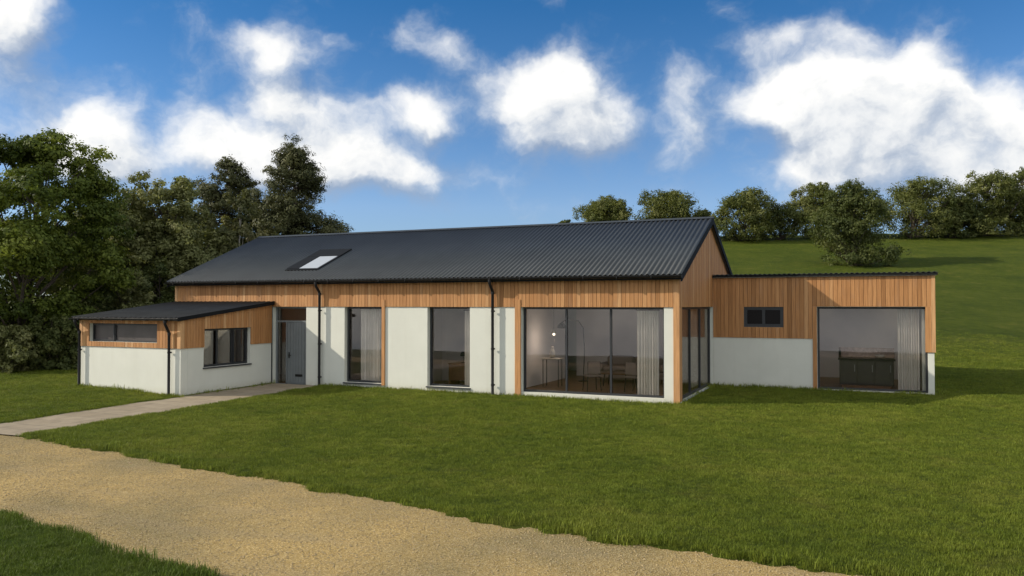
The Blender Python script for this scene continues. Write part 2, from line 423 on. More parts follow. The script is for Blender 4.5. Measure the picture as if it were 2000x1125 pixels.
# gravel drive: a sheet lying in the dip
gx = np.arange(-62, 62, .25); gy = np.linspace(0, 1, 60)
X, T = np.meshgrid(gx, gy); yu = np.interp(gx, *zip(*UP)) + .22; yl = np.interp(gx, *zip(*LO)) - .22
Y = yl[None, :] * (1 - T) + yu[None, :] * T
Z = height(X, Y, False) - .052 + .012 * vnoise(X * 1.3, Y * 1.3, 11)
v = np.stack([X, Y, Z], -1).reshape(-1, 3); nx = len(gx)
i = np.arange(nx - 1)[None, :] + nx * np.arange(59)[:, None]
f = np.stack([i, i + 1, i + nx + 1, i + nx], -1).reshape(-1, 4)
np_mesh('driveway', v, f, M['gravel'], smooth=True, kind='structure')
v, f = grid_mesh(np.arange(PX0 - .05, PX1 + .06, .12), np.arange(PY0 + .1, .12, .12), lambda x, y: height(x, y, False) - .022)
np_mesh('path', v, f, M['path'], smooth=True, kind='structure')

# ------------------------------------------------------------------ house helpers
HOUSE = empty('house', (0, 0, 0), 0, 'long single storey house of white render and cedar boards with dark corrugated roofs', 'house')

class Plane:
    """wall plane: u along the wall, d inwards (depth), z up"""
    def __init__(s, kind, at): s.kind = kind; s.at = at
    def box(s, mb, u0, u1, d0, d1, z0, z1, tone=.5):
        if s.kind == 'F': mb.box(u0, u1, s.at + d0, s.at + d1, z0, z1, tone)        # faces -y
        elif s.kind == 'B': mb.box(u0, u1, s.at - d1, s.at - d0, z0, z1, tone)      # faces +y
        elif s.kind == 'R': mb.box(s.at - d1, s.at - d0, u0, u1, z0, z1, tone)      # faces +x
        else: mb.box(s.at + d0, s.at + d1, u0, u1, z0, z1, tone)                    # faces -x
    def slant(s, mb, u0, u1, d0, d1, z0, za, zb, tone=.5):
        if s.kind in 'FB':
            a, b = (s.at + d0, s.at + d1) if s.kind == 'F' else (s.at - d1, s.at - d0)
            mb.hexa([(u0, a, z0), (u1, a, z0), (u1, b, z0), (u0, b, z0), (u0, a, za), (u1, a, zb), (u1, b, zb), (u0, b, za)], tone)
        else:
            a, b = (s.at - d1, s.at - d0) if s.kind == 'R' else (s.at + d0, s.at + d1)
            mb.hexa([(a, u0, z0), (b, u0, z0), (b, u1, z0), (a, u1, z0), (a, u0, za), (b, u0, za), (b, u1, zb), (a, u1, zb)], tone)

def wall(pl, u0, u1, z0, z1, holes=(), th=.3, mat='render', name='wall', top=None):
    """slab with rectangular holes as one clean shell (no inner faces)"""
    us = sorted({u0, u1, *[h for a in holes for h in a[:2] if u0 < h < u1]}); zs = sorted({z0, z1, *[h for a in holes for h in a[2:4] if z0 < h < z1]})
    def solid(i, j):
        if i < 0 or j < 0 or i >= len(us) - 1 or j >= len(zs) - 1: return False
        cu, cz = (us[i] + us[i + 1]) / 2, (zs[j] + zs[j + 1]) / 2
        return not any(a < cu < b and c < cz < d for a, b, c, d in holes)
    def P(u, d, z):
        k = pl.kind
        return (u, pl.at + d, z) if k == 'F' else (u, pl.at - d, z) if k == 'B' else (pl.at - d, u, z) if k == 'R' else (pl.at + d, u, z)
    flip = pl.kind in 'BL'
    mb = MB()
    def quad(*p):
        mb.add(p if not flip else p[::-1], [(0, 1, 2, 3)])
    for i in range(len(us) - 1):
        for j in range(len(zs) - 1):
            if not solid(i, j): continue
            a, b, c, d = us[i], us[i + 1], zs[j], zs[j + 1]
            quad(P(a, 0, c), P(b, 0, c), P(b, 0, d), P(a, 0, d)); quad(P(b, th, c), P(a, th, c), P(a, th, d), P(b, th, d))
            if not solid(i - 1, j): quad(P(a, th, c), P(a, 0, c), P(a, 0, d), P(a, th, d))
            if not solid(i + 1, j): quad(P(b, 0, c), P(b, th, c), P(b, th, d), P(b, 0, d))
            if not solid(i, j - 1): quad(P(a, th, c), P(b, th, c), P(b, 0, c), P(a, 0, c))
            if not solid(i, j + 1): quad(P(a, 0, d), P(b, 0, d), P(b, th, d), P(a, th, d))
    return mb.build(name, M[mat], HOUSE)

def cladding(pl, u0, u1, z0, topf, holes=(), pitch=.118, breaks=(), d=-.034, botf=None):
    """vertical boards, each its own box, on a recessed backing"""
    mb = MB(); gap = .010
    edges = sorted({u0, u1, *[h for a in holes for h in a[:2] if u0 < h < u1], *breaks})
    for e0, e1 in zip(edges, edges[1:]):
        n = max(1, round((e1 - e0) / pitch)); w = (e1 - e0) / n
        for k in range(n):
            a, b = e0 + k * w, e0 + (k + 1) * w; c = (a + b) / 2
            lo = z0; segs = []
            for h in sorted([h for h in holes if h[0] < c < h[1]], key=lambda h: h[2]):
                if h[2] > lo: segs.append((lo, h[2], False))
                lo = max(lo, h[3])
            segs.append((lo, None, True)); tone = float(np.clip(rng.normal(.52, .21), 0, 1)); dd = d + rng.uniform(-.002, .003)
            for s0, s1, last in segs:
                if not last:
                    if s1 - s0 > .01: pl.box(mb, a + gap / 2, b - gap / 2, dd, -.012, s0, s1, tone); pl.box(mb, a, b, -.012, -.001, s0 + .004, s1 - .004, .05)
                else:
                    ta, tb = topf(a), topf(b)
                    if min(ta, tb) - s0 > .01:
                        pl.slant(mb, a + gap / 2, b - gap / 2, dd, -.012, s0, ta, tb, tone); pl.slant(mb, a, b, -.012, -.001, s0 + .004, ta - .004, tb - .004, .05)
    return mb.build('wood_cladding', M['timber'], HOUSE)

def window(pl, u0, u1, z0, z1, *, glass='glass', bars=(), rail=(), rec=.16, fw=.055, name='window', sill=True, mat='frame', sash=None, sill_out=.045, sub=()):
    """dark frame with mullions; glass and sill are its children"""
    mb = MB(); fd = .075
    pl.box(mb, u0, u0 + fw, rec, rec + fd, z0, z1); pl.box(mb, u1 - fw, u1, rec, rec + fd, z0, z1)
    pl.box(mb, u0 + fw, u1 - fw, rec, rec + fd, z0, z0 + fw); pl.box(mb, u0 + fw, u1 - fw, rec, rec + fd, z1 - fw, z1)
    for b in bars: pl.box(mb, b - fw * .45, b + fw * .45, rec + .004, rec + fd - .004, z0 + fw, z1 - fw)
    for a, b, z in rail: pl.box(mb, a, b, rec + .006, rec + fd - .006, z - fw / 2, z + fw / 2)
    w = mb.build(name, M[mat], HOUSE)
    g = MB(); pl.box(g, u0 + fw - .01, u1 - fw + .01, rec + fd * .45, rec + fd * .45 + .01, z0 + fw - .01, z1 - fw + .01)
    g.build('pane', M[glass], w)
    if sill:
        s = MB(); pl.box(s, u0 - .03, u1 + .03, -sill_out, rec - .002, z0 - .045, z0 - .003); s.build('sill', M['sill'], w)
    for s0, s1 in sub:      # opening casements: a second, prouder frame
        c = MB(); q = .045
        pl.box(c, s0, s0 + q, rec - .022, rec - .002, z0 + .02, z1 - .02); pl.box(c, s1 - q, s1, rec - .022, rec - .002, z0 + .02, z1 - .02)
        pl.box(c, s0 + q, s1 - q, rec - .022, rec - .002, z0 + .02, z0 + .02 + q); pl.box(c, s0 + q, s1 - q, rec - .022, rec - .002, z1 - .02 - q, z1 - .02)
        c.build('casement', M[mat], w)
    return w

F0 = Plane('F', 0.); G0 = Plane('R', 0.); FA = Plane('F', D1); RA = Plane('R', XA)
FL = Plane('F', LY); RL = Plane('R', LX1)

# openings of the main front
W1 = (-10.73, -9.30, .215, ZB); W2 = (-7.68, -6.23, .215, ZB); WB = (-4.56, -.402, .17, ZB)
DOOR = (-13.62, -12.25, .02, ZB)
wall(F0, XL, 0, -.3, ZE - .02, [W1, W2, WB, DOOR])
GW = (.303, 4.975, .10, ZB)
# gable wall facing +x: lower rectangular piece and the triangle above
wall(G0, .302, DEP - .302, -.3, ZE - .02, [(.301, GW[1], GW[2], GW[3]), (5.4, 8.2, .1, 2.3)])
mb = MB(); zt = lambda y: ZR - .05 - abs(y - YR) * SL
def tri_gable(x0, x1):
    t = MB(); ya, yb = .302, DEP - .302
    p = [(ya, ZE - .016), (yb, ZE - .016), (yb, zt(yb) - .03), (YR, zt(YR) - .03), (ya, zt(ya) - .03)]
    vs = [(x0, y, z) for y, z in p] + [(x1, y, z) for y, z in p]
    t.add(vs, [(4, 3, 2, 1, 0), (5, 6, 7, 8, 9)] + [(i, (i + 1) % 5, 5 + (i + 1) % 5, 5 + i) for i in range(5)])
    return t.build('gable', M['render'], HOUSE)
tri_gable(-.3, 0); tri_gable(XL, XL + .3)
wall(Plane('L', XL), .302, DEP - .302, -.3, ZE - .02)
wall(Plane('B', DEP), XL, 0, -.3, ZE - .02, [(-4.6, -1.2, .1, 2.4), (-9.5, -7.3, .9, 2.3), (-14, -12, .9, 2.3)])  # unseen rear openings put in for daylight indoors
# cladding
cladding(F0, XL + .11, -.145, ZB + .002, lambda u: ZE + .03, breaks=(-11.0, -5.0))
cladding(G0, .0, DEP, ZB + .002, lambda y: zt(y) - .06, breaks=(YR, D1 - .03), pitch=.112)
mb = MB(); mb.box(XL - .02, XL + .105, -.045, -.002, .0, ZE + .03, .95); mb.build('corner_board', M['timber'], HOUSE)
def corner_post(x0, x1, y0, y1, z0, z1, tone): b = MB(); b.box(x0, x1, y0, y1, z0, z1, tone); return b.build('corner_board', M['timber'], HOUSE)
corner_post(-.14, .022, -.046, -.002, -.05, ZE + .06, .8)
corner_post(.003, .022, -.001, .10, -.05, ZB - .001, .75)
b = MB(); b.box(.001, .022, .10, .30, -.05, ZB - .001, .7); b.build('corner_board', M['timber'], HOUSE)
for x0, x1, z0 in ((-9.298, -9.19, .17), (-4.745, -4.57, -.02)):
    b = MB(); b.box(x0, x1, -.05, .15, z0, ZB + .22, .62); b.build('jamb_board', M['timber'], HOUSE)
b = MB(); b.box(-.42, .02, .001, .299, -.3, .09); 
# windows in the main front
window(F0, *W1, sub=((-10.70, -9.33),))
window(F0, *W2)
window(F0, *WB, bars=(-3.24, -1.93), sill=False, fw=.06, name='sliding_door', sill_out=.02)
wside = window(G0, *GW, bars=(1.85, 3.35), fw=.065, rec=.06, name='window', sill=False)
b = MB(); b.box(.0, .05, .05, 4.95, .02, .098); b.build('sill', M['reflection_panel'], wside)
# door with sidelight and fanlight
DY = .14
b = MB(); fw = .06
x0, x1 = DOOR[0], DOOR[1]; zf = 2.10; xs_ = -13.17
for a, c, e, f_ in ((x0, x0 + fw, .02, ZB), (x1 - fw, x1, .02, ZB), (x0 + fw, x1 - fw, ZB - fw, ZB), (x0 + fw, x1 - fw, zf, zf + fw), (xs_ - .03, xs_ + .03, .02, zf), (x0 + fw, x1 - fw, .02, .06)):
    F0.box(b, a, c, DY, DY + .08, e, f_)
dfr = b.build('door_frame', M['door'], HOUSE)
b = MB(); F0.box(b, x0 + fw, x1 - fw, DY + .035, DY + .045, zf + fw, ZB - fw); F0.box(b, x0 + fw, xs_ - .03, DY + .035, DY + .045, .06, zf); b.build('pane', M['glass'], dfr)
b = MB(); da, db = xs_ + .034, x1 - fw - .004; n = 7; w = (db - da) / n
F0.box(b, da, db, DY + .02, DY + .06, .066, zf - .004)
for k in range(n): F0.box(b, da + k * w + .006, da + (k + 1) * w - .006, DY + .008, DY + .02, .07, zf - .008)
door = b.build('front_door', M['door'], HOUSE)
b = MB(); b.tube([(da + .07, DY + .008, 1.0), (da + .07, DY - .045, 1.0), (da + .19, DY - .045, 1.0)], .012, 8); b.box(da + .045, da + .095, DY + .001, DY + .008, .90, 1.1); b.build('handle', M['metal'], door)
b = MB(); b.bbox(da + .33, da + .63, DY - .006, DY + .008, .30, .38, .006); b.build('letterbox', M['metal'], door)
b = MB(); b.box(DOOR[0] + .003, DOOR[1] - .003, -.12, DY - .003, -.06, .018); b.build('threshold', M['path'], HOUSE)

# ---- corrugated roofing
def corrugated(x0, x1, P0, P1, pitch=.146, amp=.019, name='roof', seg=8, th=.012, mat='roof'):
    """P0, P1: (y, z) of the lower and the upper edge; waves run along x"""
    n = int((x1 - x0) / pitch * seg); xx = np.linspace(x0, x1, n + 1); w = amp * np.cos(2 * PI * (xx - x0) / pitch)
    d = np.array([P1[0] - P0[0], P1[1] - P0[1]]); d /= np.linalg.norm(d); nn = np.array([-d[1], d[0]])
    if nn[1] < 0: nn = -nn
    rows = []
    for P, o in ((P0, th), (P1, th), (P1, 0), (P0, 0)):
        rows.append(np.stack([xx, P[0] + nn[0] * (w + o + amp), P[1] + nn[1] * (w + o + amp)], -1))
    v = np.concatenate(rows); m = n + 1; i = np.arange(n); fs = []
    flip = P1[0] < P0[0]
    for a in range(4):
        c = (a + 1) % 4; q = np.stack([i + a * m, i + 1 + a * m, i + 1 + c * m, i + c * m], -1)
        fs.append(q[:, ::-1] if flip else q)
    return np_mesh(name, v, np.concatenate(fs), M[mat], HOUSE, tone=np.zeros(4 * n), smooth=False)
roofF = corrugated(XL - OX, OX, (-OY - .03, ZE), (YR, ZR), name='roof')
zb_ = lambda y: ZE + (DEP + OY - y) * SL
RX0, RX1, RY0, RY1 = -4.28, -1.36, 4.9, 6.9       # unseen opening added in the rear slope, lets daylight into the living room
corrugated(XL - OX, RX0, (DEP + OY, ZE), (YR, ZR), name='roof', seg=4); corrugated(RX1, OX, (DEP + OY, ZE), (YR, ZR), name='roof', seg=4)
corrugated(RX0, RX1, (DEP + OY, ZE), (RY1, zb_(RY1)), name='roof', seg=4); corrugated(RX0, RX1, (RY0, zb_(RY0)), (YR, ZR), name='roof', seg=4)
b = MB(); b.hexa([(XL - OX - .02, YR - .16, ZR - .005), (OX + .02, YR - .16, ZR - .005), (OX + .02, YR + .16, ZR - .005), (XL - OX - .02, YR + .16, ZR - .005),
                  (XL - OX - .02, YR - .02, ZR + .065), (OX + .02, YR - .02, ZR + .065), (OX + .02, YR + .02, ZR + .065), (XL - OX - .02, YR + .02, ZR + .065)])
b.build('ridge_cap', M['roof'], HOUSE)
# roof deck between wall and sheet, fascia, verge boards
def rake(y0, z0, y1, z1, x0, x1, t0, t1, mat, name):
    """board following the slope, from t0 below to t1 below the line"""
    b = MB()
    b.hexa([(x0, y0, z0 - t1), (x1, y0, z0 - t1), (x1, y1, z1 - t1), (x0, y1, z1 - t1), (x0, y0, z0 - t0), (x1, y0, z0 - t0), (x1, y1, z1 - t0), (x0, y1, z1 - t0)])
    return b.build(name, M[mat], HOUSE)
rake(-OY, ZE, YR, ZR, XL - OX + .04, OX - .04, .004, .07, 'soffit', 'soffit')
rake(YR + .0005, ZR, DEP + OY, ZE, XL - OX + .04, RX0, .004, .07, 'soffit', 'soffit'); rake(YR + .0005, ZR, DEP + OY, ZE, RX1, OX - .04, .004, .07, 'soffit', 'soffit')
rake(YR + .0005, ZR, RY0, zb_(RY0), RX0 + .001, RX1 - .001, .004, .07, 'soffit', 'soffit'); rake(RY1, zb_(RY1), DEP + OY, ZE, RX0 + .001, RX1 - .001, .004, .07, 'soffit', 'soffit')
for xa, xb in ((OX - .038, OX), (XL - OX, XL - OX + .038)):
    rake(-OY - .02, ZE, YR, ZR, xa, xb, -.03, .17, 'verge', 'verge_board'); rake(YR + .0005, ZR, DEP + OY, ZE, xa, xb, -.03, .17, 'verge', 'verge_board')
b = MB(); b.box(XL - OX + .042, OX - .042, -OY + .004, -OY + .03, ZE - .12, ZE + .0); b.build('fascia', M['verge'], HOUSE)
b = MB(); b.box(XL - OX + .042, OX - .042, -OY + .032, -.036, ZE - .11, ZE - .095); b.build('soffit', M['soffit'], HOUSE)

def gutter(x0, x1, y, z, r=.06):
    b = MB(); n = 10; vs = []; fs = []
    for x in (x0, x1):
        for rr in (r, r - .006):
            for k in range(n + 1):
                a = PI + PI * k / n; vs.append((x, y + rr * math.cos(a), z + rr * math.sin(a)))
    m = n + 1
    for k in range(n):
        fs.append((k, k + 1, 2 * m + k + 1, 2 * m + k)); fs.append((m + k + 1, m + k, 3 * m + k, 3 * m + k + 1))
        fs.append((k, m + k, m + k + 1, k + 1)); fs.append((2 * m + k + 1, 3 * m + k + 1, 3 * m + k, 2 * m + k))
    fs += [(0, 2 * m, 3 * m, m), (n, m + n, 3 * m + n, 2 * m + n)]
    b.add(vs, fs)
    for x in (x0 + .003, x1 - .003): b.lathe([(.001, 0), (.001, .001)]) if False else None
    b.box(x0 - .004, x0 + .004, y - r, y + r, z - r, z); b.box(x1 - .004, x1 + .004, y - r, y + r, z - r, z)
    k = x0 + .4
    while k < x1: b.box(k - .012, k + .012, y - r - .004, y + r + .01, z - r - .006, z + .004); k += .95
    return b.build('gutter', M['gutter'], HOUSE)
def downpipe(x, yg, yw, ztop, zbot=.02, r=.043, clips=(1.55,)):
    b = MB()
    b.tube([(x, yg, ztop), (x, yg, ztop - .10), (x, yg + .03, ztop - .15), (x, yw - .03, ztop - .30), (x, yw, ztop - .36), (x, yw, zbot + .10), (x, yw - .03, zbot + .04), (x, yw - .09, zbot)], r, 12)
    b.tube([(x, yg, ztop + .01), (x, yg, ztop - .06)], r + .012, 12); b.tube([(x, yw, ztop - .34), (x, yw, ztop - .42)], r + .008, 12)
    p = b.build('downpipe', M['gutter'], HOUSE)
    for z in clips:
        c = MB(); c.box(x - .055, x + .055, yw + .0, yw + .06, z - .02, z + .02); c.tube([(x, yw, z - .025), (x, yw, z + .025)], r + .008, 12); c.build('pipe_clip', M['gutter'], p)
gutter(XL - OX, OX, -OY - .06, ZE - .005, .065)
downpipe(-11.62, -OY - .06, -.13, ZE - .06, 0, clips=(1.42, .35, 2.5)); downpipe(-5.42, -OY - .06, -.13, ZE - .06, 0, clips=(1.40, .35, 2.5))

# ---- roof window
def on_roof(x, y, h): return (x, y - h * math.sin(math.atan(SL)), ZE + (y + OY) * SL + h * math.cos(math.atan(SL)))
def roof_box(b, x0, x1, y0, y1, h0, h1):
    b.hexa([on_roof(x0, y0, h0), on_roof(x1, y0, h0), on_roof(x1, y1, h0), on_roof(x0, y1, h0), on_roof(x0, y0, h1), on_roof(x1, y0, h1), on_roof(x1, y1, h1), on_roof(x0, y1, h1)])
b = MB(); a0, a1, c0, c1 = -13.55, -12.18, .52, 2.45
p0, p1, q0, q1 = -13.02, -12.27, .62, 1.74        # the glazed part
roof_box(b, a0, a1, c0, q0, .0, .085); roof_box(b, a0, a1, q1, c1, .0, .10)
roof_box(b, a0, p0, q0 + .001, q1 - .001, .0, .095); roof_box(b, p1, a1, q0 + .001, q1 - .001, .0, .085)
sk = b.build('roof_window', M['verge'], HOUSE)
b = MB(); roof_box(b, p0 - .01, p1 + .01, q0 - .01, q1 + .01, .065, .073); b.build('pane', M['glass'], sk)
b = MB(); roof_box(b, p0 + .0, p1 - .0, q0 + .0, q1 - .0, .078, .092); b.build('reflection_panel', M['reflection_panel'], sk)  # white sheet over the glass in place of its bright reflection

# ------------------------------------------------------------------ annexe (right)
WA = (3.176, 6.20, .10, ZB); SW = (1.00, 2.20, 1.98, 2.62)
yb = 11.6
wall(FA, .0, XA, -.3, ZA - .1, [WA, SW])
wall(RA, D1 + .302, yb - .302, -.3, ZA - .1)
wall(Plane('B', yb), .0, XA, -.3, ZA - .1)
wall(Plane('L', .0), DEP + .05, yb - .302, -.3, ZA - .1)
ZM = 1.64
cladding(FA, .04, 3.05, ZM, lambda u: ZA - .08, [(SW[0] - .0, SW[1], SW[2], SW[3])], pitch=.122)
cladding(FA, 3.05, XA - .07, ZB + .012, lambda u: ZA - .08, pitch=.122)
b = MB(); b.box(3.055, 3.172, D1 - .045, D1 + .15, .0, ZB + .01, .35); b.build('jamb_board', M['timber'], HOUSE)
b = MB(); b.box(6.14, XA - .075, D1 - .036, D1 - .002, 1.30, ZB + .01, .7); b.box(6.14, 6.198, D1 + .0, D1 + .155, 1.30, ZB - .004, .6); b.build('jamb_board', M['timber'], HOUSE)
b = MB(); b.box(XA - .07, XA + .036, D1 - .045, D1 - .002, 1.30, ZA - .08, .95); b.box(XA + .002, XA + .036, D1 + .0, D1 + .12, 1.30, ZA - .08, .95); b.build('corner_board', M['timber'], HOUSE)
cladding(RA, D1 + .12, yb, 1.30, lambda u: ZA - .08, pitch=.122)
window(FA, *WA, bars=(), fw=.06, sill=False)
window(FA, *SW, glass='unlit_room_glazing', bars=(1.60,), fw=.10, rec=.02, sill=False)  # opaque panes, colour painted dark for the unlit room behind
za_ = lambda y: ZA + .06 * (y - D1 + .14) / (yb + .34 - D1)
for q in ((.05, 3.3, D1 - .14, yb + .2), (3.3, 5.5, D1 - .14, 7.3), (3.3, 5.5, 8.9, yb + .2), (5.5, XA + .12, D1 - .14, yb + .2)): corrugated(q[0], q[1], (q[2], za_(q[2])), (q[3], za_(q[3])), amp=.014)  # gap between the sheets is an unseen opening added for daylight inside
b = MB(); b.box(.04, XA + .10, D1 - .13, D1 - .10, ZA - .06, ZA - .004); b.box(XA + .07, XA + .10, D1 - .10, yb + .15, ZA - .06, ZA - .004); b.build('fascia', M['verge'], HOUSE)
for q in ((.04, 3.3, D1 - .10, yb + .15), (3.301, 5.5, D1 - .10, 7.3), (3.301, 5.5, 8.9, yb + .15), (5.501, XA + .07, D1 - .10, yb + .15)):
    b = MB(); b.box(*q, ZA - .075, ZA - .01); b.build('soffit', M['soffit'], HOUSE)
b = MB(); b.box(.045, 3.05, D1 - .012, D1 - .001, -.1, ZM - .004) ; b.build('plinth_render', M['render'], HOUSE)

# ------------------------------------------------------------------ porch block (left)
zl = lambda y: 2.29 + (y - LY) * LK        # underside of roof
ZT = 1.41
SWL = (-17.42, -14.55, 1.56, 2.12)
wall(FL, LX0, LX1, -.3, 2.26, [SWL], th=.26)
RW = (-3.04, -1.06, .80, 1.96)
wall(RL, LY + .262, -.05, -.3, 2.26, [RW], th=.26)
b = MB(); Plane('R', LX1).slant(b, LY + .262, -.05, 0, .26, 2.262, zl(LY + .262) - .02, zl(-.05) - .02); b.build('gable', M['render'], HOUSE)
wall(Plane('L', LX0), LY + .262, -.05, -.3, 2.26, th=.26)
cladding(FL, LX0 + .10, LX1 - .10, ZT, lambda u: 2.27, [SWL], pitch=.118)
cladding(RL, LY + .10, -.07, ZT, lambda y: zl(y) - .015, [(RW[0], RW[1], ZT, RW[3])], pitch=.112)
for x0, x1 in ((LX0 - .02, LX0 + .095), (LX1 - .095, LX1 + .036)):
    b = MB(); b.box(x0, x1, LY - .042, LY - .002, ZT, 2.27, .95); b.build('corner_board', M['timber'], HOUSE)
b = MB(); b.box(LX1 + .002, LX1 + .036, LY - .001, LY + .10, ZT, 2.27, .95); b.build('corner_board', M['timber'], HOUSE)
b = MB(); b.box(LX1 + .002, LX1 + .03, -.068, -.048, .02, zl(0) - .02, .2); b.build('corner_board', M['frame'], HOUSE)
window(FL, *SWL, glass='reflection_glazing', bars=(-16.45,), fw=.05, rec=.12, sill=False, sub=((-17.40, -16.47),))  # opaque panes with a brown-grey reflection painted into the colour
window(RL, *RW, bars=(-2.36, -1.72), fw=.06, rec=.13, sub=((-3.02, -2.38), (-1.70, -1.08)))
corrugated(LX0 - .17, LX1 + .12, (LY - .22, zl(LY - .22) + .03), (-.036, zl(-.036) + .03), amp=.010, pitch=.2, mat='felt')
def lean_board(x0, x1, y0, y1, t0, t1, mat, name):
    b = MB(); Plane('R', x1).slant(b, y0, y1, 0, x1 - x0, 0, 0, 0)
    b.v = [(p[0], p[1], zl(p[1]) + (t0 if i < 4 else t1)) for i, p in enumerate(b.v)]
    return b.build(name, M[mat], HOUSE)
lean_board(LX0 - .13, LX1 + .08, LY - .19, -.036, -.05, .028, 'soffit', 'soffit')
lean_board(LX1 + .082, LX1 + .115, LY - .20, -.036, -.06, .05, 'verge', 'verge_board')
lean_board(LX0 - .165, LX0 - .132, LY - .20, -.036, -.06, .05, 'verge', 'verge_board')
gutter(LX0 - .16, LX1 + .11, LY - .26, zl(LY - .2) + .012, .055)
downpipe(LX0 + .06, LY - .26, LY - .11, 2.22, .05, clips=(1.3,), r=.04); downpipe(LX1 - .34, LY - .26, LY - .11, 2.22, .02, clips=(1.3,), r=.04)

# ------------------------------------------------------------------ inside shell
def part_box(name, mat, *a):
    b = MB(); b.box(*a); return b.build(name, M[mat], HOUSE)
part_box('floor_slab', 'floor', XL + .302, -.302, .302, DEP - .302, -.1, .085)
for q in ((XL + .302, -4.3, .302, DEP - .302), (-4.299, -1.35, .302, 4.6), (-4.299, -1.35, 6.5, DEP - .302), (-1.349, -.302, .302, DEP - .302)): part_box('ceiling', 'ceil', *q, 2.78, 2.86)
for q in ((-4.36, -4.30, 4.5, 6.56), (-1.35, -1.29, 4.5, 6.56)): part_box('added_light_shaft', 'ceil', *q, 2.862, 4.3)  # shaft under the added rear roof opening, for daylight below
part_box('added_light_shaft', 'ceil', -4.299, -1.351, 4.5, 4.56, 2.862, 4.9); part_box('added_light_shaft', 'ceil', -4.299, -1.351, 6.5, 6.56, 2.862, 4.2)
part_box('partition', 'plaster', -5.32, -5.20, .304, 5.4, .087, 2.778)
part_box('partition', 'plaster', -5.19, -.304, 6.6, 6.72, .087, 2.778)
part_box('partition', 'plaster', -8.9, -8.78, .304, 8, .087, 2.778)
part_box('partition', 'plaster', -8.77, -5.33, 2.9, 3.02, .087, 2.778)
part_box('partition', 'plaster', -12.1, -11.98, .304, 5.4, .087, 2.778)
part_box('partition', 'plaster', -11.97, -8.91, 3.6, 3.72, .087, 2.778)
part_box('partition', 'plaster', -17.6, -12.11, 2.6, 2.72, .087, 2.778)
part_box('floor_slab', 'floor', .302, XA - .302, D1 + .302, yb - .302, -.1, .085)
for q in ((.302, 3.3, D1 + .302, yb - .302), (3.301, 5.5, D1 + .302, 7.3), (3.301, 5.5, 8.9, yb - .302), (5.501, XA - .302, D1 + .302, yb - .302)): part_box('ceiling', 'ceil', *q, 2.95, 3.05)
part_box('partition', 'plaster', 2.6, 2.72, D1 + .304, 10.8, .087, 2.948)
part_box('partition', 'plaster', 2.73, XA - .304, 9.6, 9.72, .087, 2.948)
part_box('floor_slab', 'floor', LX0 + .262, LX1 - .262, LY + .262, -.002, -.1, .085)
part_box('partition', 'wood', LX0 + .266, -14.3, -3.22, -3.16, .09, 2.19)  # added screen, hides the brightly lit wall behind the strip window
part_box('partition', 'wood', LX0 + .264, LX1 - .264, -1.0, -.9, .087, 2.2)
part_box('ceiling', 'ceil', LX0 + .262, LX1 - .262, LY + .262, -.002, 2.205, 2.24)

# ------------------------------------------------------------------ furniture seen through the glass
def curtain(x0, x1, y, z0, z1, mat, label, waves=7, amp=.05, grp=None, axis='x'):
    n = 120; t = np.linspace(0, 1, n)
    a = x0 + (x1 - x0) * t; off = amp * np.sin(2 * PI * waves * t) + .012 * np.sin(2 * PI * waves * 2.3 * t + 1)
    root = empty('curtain', ((x0 + x1) / 2 if axis == 'x' else y, y if axis == 'x' else (x0 + x1) / 2, z0), 0, label, 'curtain', grp)
    rows = []
    for zz, k in ((0, 1.1), ((z1 - z0) * .5, 1.), ((z1 - z0) * .93, .85), (z1 - z0, .6)):
        p = np.stack([a - (x0 + x1) / 2, off * k, np.full(n, zz)], -1)
        if axis == 'y': p = p[:, [1, 0, 2]]
        rows.append(p)
    fr = np.concatenate(rows); bk = fr.copy(); bk[:, 1 if axis == 'x' else 0] += .006
    v = np.concatenate([fr, bk]); i = np.arange(n - 1); fs = []
    for L in (0, 4 * n):
        for r in range(3): fs.append(np.stack([L + r * n + i, L + r * n + i + 1, L + (r + 1) * n + i + 1, L + (r + 1) * n + i], -1))
    np_mesh('drape', v, np.concatenate(fs), M[mat], root, smooth=True)
    b = MB(); h = (x1 - x0) / 2 + .03
    b.tube([(-h, 0, z1 - z0 + .02), (h, 0, z1 - z0 + .02)] if axis == 'x' else [(0, -h, z1 - z0 + .02), (0, h, z1 - z0 + .02)], .014, 8); b.build('curtain_rail', M['metal'], root)
curtain(-1.25, -.64, .42, .10, 2.52, 'curtain', 'cream curtain gathered at the right end of the wide sliding doors', 8)
curtain(-10.42, -9.62, .45, .10, 2.55, 'curtain', 'pale curtain hanging behind the tall window right of the front door', 7)
curtain(-6.62, -6.32, .42, .10, 2.5, 'curtain', 'narrow pale curtain at the right side of the tall window between the downpipes', 4)
curtain(5.42, 6.0, D1 + .5, .10, 2.70, 'curtain', 'pale curtain gathered at the right side of the annexe picture window', 9)
curtain(3.5, 4.6, -.42, .12, 2.5, 'curtain', 'white curtain gathered behind the side glazing beneath the gable', 8, axis='y')

